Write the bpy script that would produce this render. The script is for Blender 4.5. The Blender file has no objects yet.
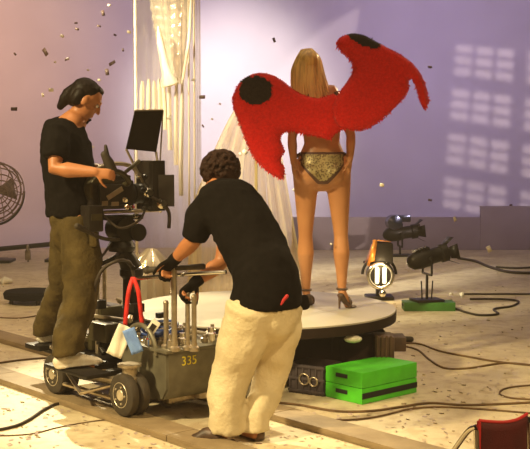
import bpy, bmesh, math, random
from mathutils import Vector, Matrix, geometry
V = Vector
PI = math.pi
random.seed(7)
C = bpy.context.scene.collection
SC = bpy.context.scene

# ------------------------------------------------------------------ camera, world, lights, exposure
F_PX, CAM_H, PITCH = 1100.0, 1.57, math.radians(3.87)
cd = bpy.data.cameras.new('camera'); cam = bpy.data.objects.new('camera', cd); C.objects.link(cam)
cam.location = (0, 0, CAM_H); cam.rotation_euler = (PI/2 - PITCH, 0, 0)
cd.sensor_width = 36; cd.lens = 36*F_PX/530; cd.clip_end = 200
SC.camera = cam
SC.view_settings.view_transform = 'Standard'; SC.view_settings.look = 'None'
SC.view_settings.gamma = 1; SC.view_settings.use_curve_mapping = False
SC.view_settings.exposure = -0.10
w = bpy.data.worlds.new('world'); SC.world = w; w.use_nodes = True
w.node_tree.nodes['Background'].inputs[0].default_value = (1.0, 0.72, 0.42, 1)
w.node_tree.nodes['Background'].inputs[1].default_value = 0.17

hv = w.node_tree.nodes.new('ShaderNodeVolumeScatter'); hv.inputs['Density'].default_value = .0065; hv.inputs['Anisotropy'].default_value = .2
hv.inputs['Color'].default_value = (1, .86, .70, 1); w.node_tree.links.new(hv.outputs[0], w.node_tree.nodes['World Output'].inputs['Volume'])   # thin stage haze

def look(o, target):
    o.rotation_euler = (V(target) - o.location).to_track_quat('-Z', 'Y').to_euler()
def spot(name, loc, target, power, color, deg, blend=.5, size=.15):
    l = bpy.data.lights.new(name, 'SPOT'); l.energy = power; l.color = color
    l.spot_size = math.radians(deg); l.spot_blend = blend; l.shadow_soft_size = size
    o = bpy.data.objects.new(name, l); C.objects.link(o); o.location = loc; look(o, target); return o
def area(name, loc, target, power, color, sx, sy):
    l = bpy.data.lights.new(name, 'AREA'); l.energy = power; l.color = color
    l.shape = 'RECTANGLE'; l.size = sx; l.size_y = sy
    o = bpy.data.objects.new(name, l); C.objects.link(o); o.location = loc; look(o, target); return o
WARM = (1.0, 0.70, 0.33)
spot('key_spot', (-5.0, 3.0, 5.2), (-.4, 6.0, 0.2), 3600, (1, .78, .40), 38, .6, .25)
spot('back_spot', (-3.6, 13.0, 5.6), (-.75, 7.3, .3), 6200, (1, .84, .52), 19, .6, .12)
spot('rim_spot', (4.6, 12.5, 4.6), (-.4, 6.9, 1.0), 1300, (1, .72, .38), 26, .6, .15)
spot('floor_spot', (2.5, 1.0, 6.0), (1.0, 5.7, 0), 1700, (1, .74, .36), 40, .8, .3)
spot('left_floor_fill', (-6.0, 6.0, 6.0), (-2.6, 10.5, 0), 1700, (1, .70, .34), 50, .9, .3)  # added lamp that warms and brightens the floor at left
area('front_fill', (1.0, -1.5, 4.0), (0.3, 7, .8), 110, (1, .60, .26), 3, 2)
area('overhead_fill', (0, 8.5, 8.5), (0, 8.5, 0), 420, (1, .74, .46), 9, 9)  # added fill replacing the ambient light lost in the haze
for k, (x, e, c) in enumerate(((-3.4, 880, (.92, .60, .84)), (.4, 900, (.62, .48, 1.0)), (4.2, 1120, (.59, .46, .98)))):
    spot('cyc_wash_spot', (x, 11.5, 6.5), (x, 18.2, 3.1), e, c, 60, 1.0, .5)
spot('cyc_hot_spot', (-.6, 11.0, 6.5), (-.55, 18.2, 2.2), 5600, (1, .88, .78), 29, 1.0, .3)
spot('cyc_amber_spot', (-7.0, 11.0, 5.5), (-5.6, 18.2, 3.2), 2000, (1, .50, .22), 50, 1.0, .3)
spot('curtain_fill', (-3.6, 6.5, 5.2), (-.98, 10.4, 2.25), 8000, (1, .88, .66), 20, .9, .1)  # added lamp, there to make the curtain film bright
spot('drape_fill', (-3.4, 6.0, 4.6), (-.12, 9.3, 1.5), 3200, (1, .86, .50), 15, .9, .1)  # added lamp, there only to brighten the drape
spot('gobo_spot', (6.4, 9.6, 3.4), (2.9, 18.15, 1.6), 1500, (1, .80, .70), 32, .1, .005)

# ------------------------------------------------------------------ helpers
sa, ca = math.sin(PITCH), math.cos(PITCH)
def W(px, py, Y):
    u = (px - 265)/F_PX; v = (224.5 - py)/F_PX
    d = V((u, ca + v*sa, -sa + v*ca))
    return V((0, 0, CAM_H)) + d*(Y/d.y)
def G(px, py, z=0.0):
    u = (px - 265)/F_PX; v = (224.5 - py)/F_PX
    d = V((u, ca + v*sa, -sa + v*ca))
    return V((0, 0, CAM_H)) + d*((z - CAM_H)/d.z)

MATS = {}
def mat(name, c1, c2=None, rough=.6, metal=0.0, scale=8.0, bump=0.0, bscale=None, trans=0.0, alpha=1.0, sheen=0, emit=None, es=0, stretch=None, contrast=(.35, .65)):
    m = bpy.data.materials.new(name); m.use_nodes = True
    nt = m.node_tree; b = nt.nodes['Principled BSDF']
    tc = nt.nodes.new('ShaderNodeTexCoord'); mp = nt.nodes.new('ShaderNodeMapping')
    nt.links.new(tc.outputs['Object'], mp.inputs[0])
    if stretch: mp.inputs['Scale'].default_value = stretch
    n = nt.nodes.new('ShaderNodeTexNoise'); n.inputs['Scale'].default_value = scale; n.inputs['Detail'].default_value = 4
    nt.links.new(mp.outputs[0], n.inputs['Vector'])
    r = nt.nodes.new('ShaderNodeValToRGB')
    c2 = c2 or tuple(x*.8 for x in c1)
    r.color_ramp.elements[0].position = contrast[0]; r.color_ramp.elements[1].position = contrast[1]
    r.color_ramp.elements[0].color = (*c2, 1); r.color_ramp.elements[1].color = (*c1, 1)
    nt.links.new(n.outputs['Fac'], r.inputs[0]); nt.links.new(r.outputs[0], b.inputs['Base Color'])
    b.inputs['Roughness'].default_value = rough; b.inputs['Metallic'].default_value = metal
    b.inputs['Transmission Weight'].default_value = trans; b.inputs['Alpha'].default_value = alpha
    if sheen: b.inputs['Sheen Weight'].default_value = sheen
    if emit:
        b.inputs['Emission Color'].default_value = (*emit, 1); b.inputs['Emission Strength'].default_value = es
    if bump:
        n2 = nt.nodes.new('ShaderNodeTexNoise'); n2.inputs['Scale'].default_value = bscale or scale*4; n2.inputs['Detail'].default_value = 3
        nt.links.new(mp.outputs[0], n2.inputs['Vector'])
        bp = nt.nodes.new('ShaderNodeBump'); bp.inputs['Strength'].default_value = bump; bp.inputs['Distance'].default_value = .02
        nt.links.new(n2.outputs['Fac'], bp.inputs['Height']); nt.links.new(bp.outputs[0], b.inputs['Normal'])
    MATS[name] = m
    return m

class MB:
    """collects shapes in one coordinate frame; build() links them as one mesh"""
    def __init__(s, off=(0, 0, 0)): s.bm = bmesh.new(); s.off = V(off)
    def ring(s, c, a, b, ra, rb, n):
        return [s.bm.verts.new(c + a*(ra*math.cos(2*PI*i/n)) + b*(rb*math.sin(2*PI*i/n))) for i in range(n)]
    def bridge(s, r0, r1):
        n = len(r0)
        for i in range(n): s.bm.faces.new((r0[i], r0[(i+1) % n], r1[(i+1) % n], r1[i]))
    def loft(s, secs, ref=(1, 0, 0), n=14, caps=True, round_=True):
        """secs: (point, ra[, rb]); ra lies along ref"""
        P = [V(q[0]) for q in secs]; R = [(q[1], q[2] if len(q) > 2 else q[1]) for q in secs]
        ref = V(ref); T = []
        for i in range(len(P)):
            t = (P[min(i+1, len(P)-1)] - P[max(i-1, 0)])
            T.append(t.normalized() if t.length > 1e-9 else V((0, 0, 1)))
        full = []
        def fr(t):
            a = ref - t*ref.dot(t)
            if a.length < 1e-3:
                q = V((0, 1, 0)) if abs(t.y) < .9 else V((0, 0, 1)); a = q - t*q.dot(t)
            a.normalize(); return a, t.cross(a)
        if caps and round_:
            for k in (80, 55, 28):
                th = math.radians(k); full.append((P[0]-T[0]*(min(R[0])*.9*math.sin(th)), T[0], R[0][0]*math.cos(th), R[0][1]*math.cos(th)))
        for i in range(len(P)): full.append((P[i], T[i], *R[i]))
        if caps and round_:
            for k in (28, 55, 80):
                th = math.radians(k); full.append((P[-1]+T[-1]*(min(R[-1])*.9*math.sin(th)), T[-1], R[-1][0]*math.cos(th), R[-1][1]*math.cos(th)))
        prev = None; first = None
        for (p, t, ra, rb) in full:
            a, b = fr(t); r = s.ring(p, a, b, ra, rb, n)
            if prev: s.bridge(prev, r)
            else: first = r
            prev = r
        if caps:
            s.bm.faces.new(first[::-1]); s.bm.faces.new(prev)
        return s
    def tube(s, pts, r, n=8):
        return s.loft([(p, r) for p in pts], ref=(.13, .31, .94), n=n, round_=False)
    def smooth_tube(s, pts, r, n=8, sub=6):
        return s.tube(catmull(pts, sub), r, n)
    def cone(s, p0, p1, r0, r1=None, n=20):
        return s.loft([(p0, r0), (p1, r0 if r1 is None else r1)], ref=(.13, .31, .94), n=n, round_=False)
    def ell(s, c, r, rot=None, n=16):
        M = Matrix.Translation(V(c)) @ (rot.to_4x4() if rot else Matrix.Identity(4)) @ Matrix.Diagonal((*([r]*3 if isinstance(r, (int, float)) else r), 1))
        bmesh.ops.create_uvsphere(s.bm, u_segments=n, v_segments=max(6, n*2//3), radius=1, matrix=M); return s
    def box(s, c, size, rot=None, bev=0.0):
        M = Matrix.Translation(V(c)) @ (rot.to_4x4() if rot else Matrix.Identity(4)) @ Matrix.Diagonal((*size, 1))
        r = bmesh.ops.create_cube(s.bm, size=1, matrix=M)
        if bev:
            es = list({e for v in r['verts'] for e in v.link_edges})
            bmesh.ops.bevel(s.bm, geom=es, offset=bev, segments=2, affect='EDGES', profile=.6)
        return s
    def torus(s, c, axis, R, r, n=32, m=10, arc=2*PI, a0=None):
        axis = V(axis).normalized(); q = V(a0) if a0 else (V((0, 0, 1)) if abs(axis.z) < .9 else V((1, 0, 0)))
        a = (q - axis*q.dot(axis)).normalized(); b = axis.cross(a); c = V(c); prev = None; first = None
        full = arc > 2*PI-1e-6; k = n if full else n+1
        for i in range(k):
            th = arc*i/n; d = a*math.cos(th)+b*math.sin(th)
            rr = [s.bm.verts.new(c + d*(R + r*math.cos(2*PI*j/m)) + axis*(r*math.sin(2*PI*j/m))) for j in range(m)]
            if prev: s.bridge(prev, rr)
            else: first = rr
            prev = rr
        if full: s.bridge(prev, first)
        else: s.bm.faces.new(first[::-1]); s.bm.faces.new(prev)
        return s
    def lathe(s, c, axis, prof, n=28):
        """prof: list of (distance along axis, radius)"""
        axis = V(axis).normalized(); q = V((0, 0, 1)) if abs(axis.z) < .9 else V((1, 0, 0))
        a = (q - axis*q.dot(axis)).normalized(); b = axis.cross(a); prev = None; first = None
        for (h, r) in prof:
            rr = s.ring(V(c)+axis*h, a, b, max(r, 1e-4), max(r, 1e-4), n)
            if prev: s.bridge(prev, rr)
            else: first = rr
            prev = rr
        s.bm.faces.new(first[::-1]); s.bm.faces.new(prev); return s
    def quad(s, *p):
        s.bm.faces.new([s.bm.verts.new(V(q)) for q in p]); return s
    def build(s, name, m, parent=None, smooth=True, voxel=0, sm=0, disp=None, solid=0):
        bmesh.ops.translate(s.bm, verts=s.bm.verts, vec=-s.off)
        bmesh.ops.recalc_face_normals(s.bm, faces=s.bm.faces)
        me = bpy.data.meshes.new(name); s.bm.to_mesh(me); s.bm.free()
        me.materials.append(MATS[m])
        for p in me.polygons: p.use_smooth = smooth
        o = bpy.data.objects.new(name, me); C.objects.link(o)
        if parent: o.parent = parent
        else: o.location = s.off
        if solid:
            q = o.modifiers.new('solid', 'SOLIDIFY'); q.thickness = solid; q.offset = 0
        if voxel:
            q = o.modifiers.new('remesh', 'REMESH'); q.mode = 'VOXEL'; q.voxel_size = voxel; q.use_smooth_shade = True
        if sm:
            q = o.modifiers.new('smooth', 'SMOOTH'); q.iterations = sm; q.factor = .5
        if disp:
            st, sc_ = disp
            t = bpy.data.textures.new('folds', 'CLOUDS'); t.noise_scale = sc_; t.noise_depth = 2
            q = o.modifiers.new('disp', 'DISPLACE'); q.texture = t; q.strength = st; q.mid_level = .5; q.texture_coords = 'LOCAL'
        if smooth and not voxel:
            try: me.set_sharp_from_angle(angle=math.radians(40))
            except Exception: pass
        return o

def catmull(pts, sub=6):
    P = [V(p) for p in pts]; out = []
    for i in range(len(P)-1):
        p0, p1, p2, p3 = P[max(i-1, 0)], P[i], P[i+1], P[min(i+2, len(P)-1)]
        for k in range(sub):
            t = k/sub
            out.append(.5*((2*p1)+(-p0+p2)*t+(2*p0-5*p1+4*p2-p3)*t*t+(-p0+3*p1-3*p2+p3)*t**3))
    out.append(P[-1]); return out
def tag(o, label=None, cat=None, group=None, kind=None):
    if label: o['label'] = label
    if cat: o['category'] = cat
    if group: o['group'] = group
    if kind: o['kind'] = kind
    return o
def empty(name, loc, label, cat, rz=0, group=None):
    o = bpy.data.objects.new(name, None); C.objects.link(o); o.location = loc; o.rotation_euler = (0, 0, rz)
    o.empty_display_size = .1
    return tag(o, label, cat, group)
def frame_rot(fwd, up=(0, 0, 1)):
    """columns right, forward, up"""
    f = V(fwd).normalized(); r = f.cross(V(up)).normalized(); u = r.cross(f)
    return Matrix((r, f, u)).transposed()

# ------------------------------------------------------------------ materials
mat('cyc_paint', (.60, .56, .59), (.56, .52, .55), rough=.85, scale=1.2)
mat('shaded_cove', (.38, .32, .31), (.34, .28, .27), rough=.9, scale=2)  # brown of the shaded backdrop foot, put into the colour
mat('black_metal', (.022, .018, .014), rough=.45, metal=.3, scale=20)
mat('black_plastic', (.020, .015, .011), rough=.4, scale=20)
mat('black_rubber', (.035, .026, .016), (.05, .036, .02), rough=.75, scale=30)
mat('black_cotton', (.010, .008, .007), (.007, .006, .005), rough=.95, scale=40, bump=.3, bscale=300)
mat('olive_cotton', (.095, .066, .022), (.055, .038, .013), rough=.9, scale=9, bump=.3, bscale=60)
mat('cream_cotton', (.66, .56, .36), (.58, .48, .29), rough=.9, scale=6, bump=.3, bscale=50)
mat('white_leather', (.85, .80, .68), (.7, .62, .48), rough=.6, scale=20)
mat('brown_leather', (.10, .05, .025), (.05, .03, .018), rough=.5, scale=20)
mat('man_skin', (.50, .20, .075), (.43, .165, .06), rough=.5, scale=8)
mat('woman_skin', (.54, .25, .10), (.47, .205, .08), rough=.42, scale=5)
mat('dark_hair', (.010, .006, .004), (.016, .009, .005), rough=.5, scale=60, stretch=(1, 1, .2))
mat('curly_hair', (.020, .009, .005), (.04, .016, .008), rough=.55, scale=80, bump=.6, bscale=90)
mat('blond_hair', (.92, .62, .18), (.50, .28, .07), rough=.38, scale=45, stretch=(1, 1, .04))
mat('red_fur', (.86, .022, .014), (.72, .012, .010), rough=.8, scale=60, bump=.3, bscale=220, sheen=.1)
mat('black_fur', (.045, .030, .022), (.025, .018, .014), rough=.9, scale=60, bump=.8, bscale=220)
mat('strap_brown', (.10, .04, .025), rough=.5, scale=20)
mat('chrome', (.85, .80, .70), rough=.16, metal=1, scale=5)
mat('steel', (.50, .42, .30), (.36, .29, .2), rough=.32, metal=.75, scale=20)
mat('fan_wire', (.30, .20, .13), rough=.6, scale=20)
mat('grey_enamel', (.17, .155, .105), (.125, .11, .075), rough=.4, metal=.25, scale=14)
mat('olive_body', (.075, .062, .028), (.045, .036, .018), rough=.35, metal=.3, scale=12)
mat('wheel_hub', (.62, .55, .40), (.5, .42, .3), rough=.35, metal=.5, scale=20)
mat('deck_top', (.50, .46, .37), (.44, .40, .31), rough=.38, scale=2.2)
mat('deck_dark', (.020, .011, .008), (.03, .017, .012), rough=.6, scale=9)
mat('base_brown', (.10, .050, .028), (.055, .03, .018), rough=.6, scale=9)
mat('wood_track', (.30, .22, .12), (.22, .155, .08), rough=.7, scale=6, stretch=(1, 1, 6), bump=.15)
mat('green_paint', (.085, .62, .020), (.07, .52, .018), rough=.45, scale=10)
mat('dark_green_paint', (.06, .20, .03), (.045, .15, .02), rough=.5, scale=10)
mat('slot_black', (.01, .012, .008), rough=.9)
mat('cable_black', (.040, .026, .014), rough=.6, scale=10)
mat('cable_tan', (.17, .10, .045), (.10, .06, .03), rough=.6, scale=10)
mat('cable_blue', (.03, .07, .26), (.02, .04, .14), rough=.5, scale=30)
mat('red_webbing', (.75, .03, .02), (.55, .015, .01), rough=.6, scale=30)
mat('red_canvas', (.085, .006, .006), (.06, .004, .005), rough=.8, scale=12, bump=.2, bscale=200)
mat('dark_red_edge', (.50, .02, .02), rough=.7)
mat('white_cloth', (.85, .80, .66), rough=.8, scale=10)
mat('blue_cloth', (.20, .36, .78), (.14, .25, .6), rough=.8, scale=10)
mat('orange_gel', (.90, .36, .06), (.7, .22, .03), rough=.4, scale=10, metal=.4)
mat('yellow_paint', (.95, .80, .05), rough=.5)
mat('lens_glass', (.015, .02, .025), rough=.05, scale=3)
mat('glint_lens', (.8, .6, .2), rough=.1, emit=(1, .75, .3), es=.8)  # emission paints the yellow glint on the far lamp's lens
mat('lamp_tube', (1, .9, .7), rough=.3, emit=(1, .85, .5), es=1.6)
mat('blue_lit_steel', (.10, .11, .17), (.06, .07, .12), rough=.22, metal=.9, scale=8)  # bluish light on the far lamp's top, put into the colour
mat('crate_dark', (.035, .026, .032), (.055, .04, .04), rough=.6, scale=12)
mat('confetti_dark', (.13, .08, .07), rough=.5, scale=20)
mat('confetti_bright', (.95, .88, .72), rough=.25, scale=20)
mat('confetti_floor', (.44, .34, .32), (.56, .45, .32), rough=.6, scale=3)
mat('eye_white', (.8, .75, .7), rough=.2)
mat('iris_dark', (.03, .015, .01), rough=.1)

for k_, v_ in (('black_cotton', .08), ('olive_cotton', .15), ('cream_cotton', .2), ('dark_hair', .15), ('curly_hair', .15), ('red_fur', .1), ('black_fur', .1), ('floor_paint', .3), ('cable_tan', .2), ('deck_dark', .2), ('black_metal', .3)):
    if k_ in MATS: MATS[k_].node_tree.nodes['Principled BSDF'].inputs['Specular IOR Level'].default_value = v_
def leopard():
    m = mat('leopard_sequin', (.6, .5, .25), rough=.4); nt = m.node_tree; b = nt.nodes['Principled BSDF']
    v = nt.nodes.new('ShaderNodeTexVoronoi'); v.inputs['Scale'].default_value = 70
    r = nt.nodes.new('ShaderNodeValToRGB'); r.color_ramp.elements[0].color = (.10, .06, .025, 1); r.color_ramp.elements[1].color = (.40, .33, .15, 1)
    r.color_ramp.elements[0].position = .2; r.color_ramp.elements[1].position = .6
    tc = nt.nodes.new('ShaderNodeTexCoord'); nt.links.new(tc.outputs['Object'], v.inputs['Vector'])
    nt.links.new(v.outputs['Distance'], r.inputs[0]); nt.links.new(r.outputs[0], b.inputs['Base Color']); b.inputs['Metallic'].default_value = .3
leopard()
def floor_mat():
    m = mat('floor_paint', (.70, .60, .40), (.56, .46, .29), rough=.55, scale=1.6, bump=.05, bscale=30)
    nt = m.node_tree; b = nt.nodes['Principled BSDF']
    base = b.inputs['Base Color'].links[0].from_socket
    n = nt.nodes.new('ShaderNodeTexNoise'); n.inputs['Scale'].default_value = 9; n.inputs['Detail'].default_value = 8
    tc = nt.nodes.new('ShaderNodeTexCoord'); nt.links.new(tc.outputs['Object'], n.inputs['Vector'])
    r = nt.nodes.new('ShaderNodeValToRGB'); r.color_ramp.elements[0].position = .36; r.color_ramp.elements[1].position = .52
    r.color_ramp.elements[0].color = (.66, .56, .46, 1); r.color_ramp.elements[1].color = (1, 1, 1, 1)
    nt.links.new(n.outputs['Fac'], r.inputs[0])
    mx = nt.nodes.new('ShaderNodeMix'); mx.data_type = 'RGBA'; mx.blend_type = 'MULTIPLY'; mx.inputs[0].default_value = .55
    nt.links.new(base, mx.inputs[6]); nt.links.new(r.outputs[0], mx.inputs[7]); nt.links.new(mx.outputs[2], b.inputs['Base Color'])
floor_mat()
def film(name, col, transp, rough, gloss=.5, spec=(1, .92, .72), translucent=.5):
    """thin plastic film: see-through, with sheen and a little diffuse"""
    m = bpy.data.materials.new(name); m.use_nodes = True; nt = m.node_tree; nt.nodes.clear()
    out = nt.nodes.new('ShaderNodeOutputMaterial'); tr = nt.nodes.new('ShaderNodeBsdfTransparent'); tr.inputs[0].default_value = (*[.5+.5*x for x in col], 1)
    gl = nt.nodes.new('ShaderNodeBsdfGlossy'); gl.inputs['Roughness'].default_value = rough; gl.inputs['Color'].default_value = (*spec, 1)
    df = nt.nodes.new('ShaderNodeBsdfDiffuse'); df.inputs[0].default_value = (*col, 1)
    tl = nt.nodes.new('ShaderNodeBsdfTranslucent'); tl.inputs[0].default_value = (*col, 1)
    m0 = nt.nodes.new('ShaderNodeMixShader'); m0.inputs[0].default_value = translucent
    m1 = nt.nodes.new('ShaderNodeMixShader'); m1.inputs[0].default_value = gloss
    m2 = nt.nodes.new('ShaderNodeMixShader')
    n = nt.nodes.new('ShaderNodeTexNoise'); n.inputs['Scale'].default_value = 6; n.inputs['Detail'].default_value = 5
    tc = nt.nodes.new('ShaderNodeTexCoord'); mp = nt.nodes.new('ShaderNodeMapping'); mp.inputs['Scale'].default_value = (3, 3, .6)
    nt.links.new(tc.outputs['Object'], mp.inputs[0]); nt.links.new(mp.outputs[0], n.inputs['Vector'])
    rr = nt.nodes.new('ShaderNodeMapRange'); rr.inputs[1].default_value = .35; rr.inputs[2].default_value = .65
    rr.inputs[3].default_value = min(1, transp+.07); rr.inputs[4].default_value = max(0, transp-.07)
    nt.links.new(n.outputs['Fac'], rr.inputs[0])
    bp = nt.nodes.new('ShaderNodeBump'); bp.inputs['Strength'].default_value = .25; bp.inputs['Distance'].default_value = .02
    nt.links.new(n.outputs['Fac'], bp.inputs['Height']); nt.links.new(bp.outputs[0], gl.inputs['Normal'])
    L = nt.links.new
    L(df.outputs[0], m0.inputs[1]); L(tl.outputs[0], m0.inputs[2]); L(m0.outputs[0], m1.inputs[1]); L(gl.outputs[0], m1.inputs[2])
    L(rr.outputs[0], m2.inputs[0]); L(m1.outputs[0], m2.inputs[1]); L(tr.outputs[0], m2.inputs[2]); L(m2.outputs[0], out.inputs[0])
    MATS[name] = m
film('clear_film', (.78, .72, .60), .90, .10, .5)
film('mylar_sheer', (.90, .82, .66), .55, .2, .35, translucent=.3)
film('mylar', (.95, .87, .68), .08, .2, .35, translucent=.3)
film('champagne_film', (.98, .82, .44), .50, .2, .25)

# ------------------------------------------------------------------ the setting
CYC_Y = 18.2
mb = MB(); mb.quad((-14, -4, 0), (14, -4, 0), (14, CYC_Y+.1, 0), (-14, CYC_Y+.1, 0))
tag(mb.build('floor', 'floor_paint'), 'pale cream studio floor with scuffs and scattered confetti', kind='structure')
mb = MB(); prof = [(CYC_Y-.55+.55*math.sin(t*PI/16), .55-.55*math.cos(t*PI/16)) for t in range(9)] + [(CYC_Y, 9)]
prev = None
for (y, z) in prof:
    r = [mb.bm.verts.new((x, y, z+.002)) for x in (-14, 14)]
    if prev: mb.bm.faces.new((prev[0], prev[1], r[1], r[0]))
    prev = r
tag(mb.build('wall_back', 'cyc_paint'), 'lavender lit curved backdrop wall of the studio', kind='structure')
# brown panels added to stand in for the shaded cove at the backdrop's foot
Yf = 17.3
xa, xb, xc = W(292, 220, Yf).x, W(480, 220, Yf).x, W(560, 220, Yf).x
for (x0, x1, py) in ((xa, xb, 217), (xb, xc, 206)):
    z = W(300, py, Yf).z
    mb = MB(); mb.box(((x0+x1)/2, Yf, z/2), (x1-x0, .08, z), bev=.01)
    mb.box(((x0+x1)/2, Yf+.2, .03), (x1-x0-.1, .4, .05))
    tag(mb.build('trim_1' if py == 217 else 'trim_2', 'shaded_cove'), 'low brown panel standing in for the shaded foot of the backdrop' if py == 217 else 'taller end of the low brown panel', kind='structure')

# ------------------------------------------------------------------ window gobo (out of frame, in front of its lamp)
Lp = V((6.4, 9.6, 3.4)); nrm = (V((2.9, 18.15, 1.6))-Lp).normalized(); Pp = Lp + nrm*.8
tl, tr_, bl, br = W(455, 44, CYC_Y), W(517, 50, CYC_Y), W(441, 212, CYC_Y), W(507, 226, CYC_Y)
def wall_pt(s_, t_):
    a = tl.lerp(tr_, s_) if True else None; b = bl.lerp(br, s_)
    return a.lerp(b, t_)
def plate_pt(s_, t_):
    d = wall_pt(s_, t_) - Lp; return Lp + d*((Pp-Lp).dot(nrm)/d.dot(nrm))
ss = [-1.6]; holes_s = []
for blk in (0, 1.16):
    for c in range(3):
        a = blk + c/3 + .02; b = blk + (c+1)/3 - .045; ss += [a, b]; holes_s.append((a, b))
ss.append(3.6)
ts = [-.7]; holes_t = []
for blk in range(4):
    for c in range(3):
        a = blk*.262 + c*.066; b = a + .048; ts += [a, b]; holes_t.append((a, b))
ts.append(1.7)
mb = MB(Pp); grid = [[mb.bm.verts.new(plate_pt(s_, t_)) for t_ in ts] for s_ in ss]
for i in range(len(ss)-1):
    for j in range(len(ts)-1):
        if i % 2 == 1 and j % 2 == 1: continue
        mb.bm.faces.new((grid[i][j], grid[i+1][j], grid[i+1][j+1], grid[i][j+1]))
tag(mb.build('window_gobo', 'black_metal', solid=.002), 'dark cut plate whose holes throw the window pattern on the backdrop', 'lighting gobo')

# ------------------------------------------------------------------ dolly track boards and dolly
d_ = V((.649, -.760, 0)).normalized(); RZ = math.atan2(d_.y, d_.x); n_ = V((-d_.y, d_.x, 0))
DO = V((-.779, 6.847, 0))
def DL(x, y, z=0): return DO + d_*x + n_*y + V((0, 0, z))
for (ly, lab) in ((-.37, 'long pale wooden track board under the dolly wheels nearest the camera'), (.37, 'long wooden track board running behind the dolly and under the cream-trousered man')):
    mb = MB(DL(0, ly)); L0, L1 = -3.2, 3.0
    k = 3
    for i in range(k):
        a = L0 + (L1-L0)*i/k; b = L0 + (L1-L0)*(i+1)/k - .006
        mb.box(DL((a+b)/2, ly, .021), (b-a, .2, .038), rot=Matrix.Rotation(RZ, 3, 'Z'), bev=.004)
    tag(mb.build('track_board', 'wood_track'), lab, 'track board', 'wooden track boards')

do = empty('camera_dolly', DO, 'grey camera dolly on rubber wheels marked with yellow number 335', 'camera dolly', RZ)
b = .04
mb = MB(); mb.box((-.30, 0, .235), (1.1, .44, .05), bev=.01); mb.box((-.80, -.22, .262), (.20, .22, .035), bev=.01); mb.box((-.8, -.05, .24), (.1, .3, .04), bev=.01)
mb.build('chassis', 'black_metal', do)
for sy in (-1,):
    mb = MB(); mb.box((.06, sy*.50, .266), (.50, .17, .024), bev=.01)
    mb.box((.0, sy*.36, .25), (.05, .3, .03)); mb.box((.2, sy*.36, .25), (.05, .3, .03)); mb.build('side_board', 'black_metal', do)
# rear body with scooped flanks
mb = MB()
def prism(mb, pts, y0, y1):
    A = [mb.bm.verts.new((x, y0, z)) for x, z in pts]; B = [mb.bm.verts.new((x, y1, z)) for x, z in pts]
    n = len(pts); mb.bm.faces.new(A[::-1]); mb.bm.faces.new(B)
    for i in range(n): mb.bm.faces.new((A[i], A[(i+1) % n], B[(i+1) % n], B[i]))
prism(mb, [(.12, .41), (.62, .41), (.62, .20), (.57, .13), (.46, .12), (.36, .10), (.26, .13), (.17, .21)], -.24, .24)
r = mb.bm.edges[:]; bmesh.ops.bevel(mb.bm, geom=r, offset=.008, segments=2, affect='EDGES')
mb.build('body', 'grey_enamel', do)
mb = MB()
mb.torus((.36, -.245, .385), (0, 1, 0), .16, .014, arc=PI, a0=(-1, 0, 0))
mb.box((.37, 0, .418), (.54, .52, .02), bev=.006)
mb.build('top_plate', 'grey_enamel', do)
# number
fc = bpy.data.curves.new('number', 'FONT'); fc.body = '335'; fc.size = .075; fc.extrude = .001; fc.align_x = 'CENTER'; fc.align_y = 'CENTER'
fc.materials.append(MATS['yellow_paint']); ft = bpy.data.objects.new('number_text', fc); fo = bpy.data.objects.new('number', bpy.data.meshes.new_from_object(ft)); bpy.data.objects.remove(ft); C.objects.link(fo); fo.parent = do
fo.location = (.622, -.085, .35); fo.rotation_euler = (PI/2, 0, PI/2); fo['label'] = 'yellow number 335'
# steering mechanism bits on top
for i in range(44):
    mb = MB(); x, y = random.uniform(.18, .6), random.uniform(-.22, .22); h = random.uniform(.03, .10); rr = random.uniform(.014, .036)
    mb.lathe((x, y, .425), (0, 0, 1), [(0, rr), (h*.6, rr), (h*.7, rr*.6), (h, rr*.6)], n=12); mb.build('fitting', 'chrome' if i % 2 else 'steel', do)
mb = MB(); mb.tube([(.2, -.12, .47), (.58, -.16, .46)], .012); mb.build('control_rod', 'steel', do)
mb = MB(); mb.tube([(.2, .12, .47), (.58, .16, .46)], .012); mb.build('control_rod', 'steel', do)
# lower fittings under body
mb = MB()
mb.lathe((.50, .10, .09), (0, 0, 1), [(0, .05), (.04, .05), (.05, .03), (.09, .03)], n=14)
mb.tube([(.2, -.36, .14), (.45, -.12, .12)], .02); mb.box((.42, .02, .10), (.12, .3, .05), bev=.01)
mb.build('lower_fittings', 'steel', do)
# wheels
for (wx, side) in ((-.35, -1), (.43, -1), (-.35, 1), (.43, 1)):
    hub = MB(); hub.lathe((wx, side*.37, .215), (0, 0, 1), [(0, .055), (.05, .06), (.06, .045), (.10, .045), (.11, .07), (.125, .07)], n=20)
    hb = hub.build('wheel_mount', 'steel', do)
    for k in (-1, 1):
        cy = side*.37 + k*.038
        t = MB(); R = .125
        t.lathe((wx, cy-.03, b+R), (0, 1, 0), [(0, .07), (0, R-.018), (.008, R-.004), (.02, R), (.04, R), (.052, R-.004), (.06, R-.018), (.06, .07)], n=36)
        tw = t.build('tyre', 'black_rubber', do)
        h = MB(); h.lathe((wx, cy-.034, b+R), (0, 1, 0), [(0, .012), (0, .03), (.006, .035), (.008, .065), (.002, .072), (.006, .077), (.062, .077), (.066, .072), (.06, .065), (.062, .035), (.068, .03), (.068, .012)], n=28)
        for q in range(5):
            th = q*2*PI/5; h.lathe((wx+.05*math.cos(th), cy-.036, b+R+.05*math.sin(th)), (0, 1, 0), [(0, .006), (.07, .006)], n=8)
        h.build('rim', 'wheel_hub', tw)
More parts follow.
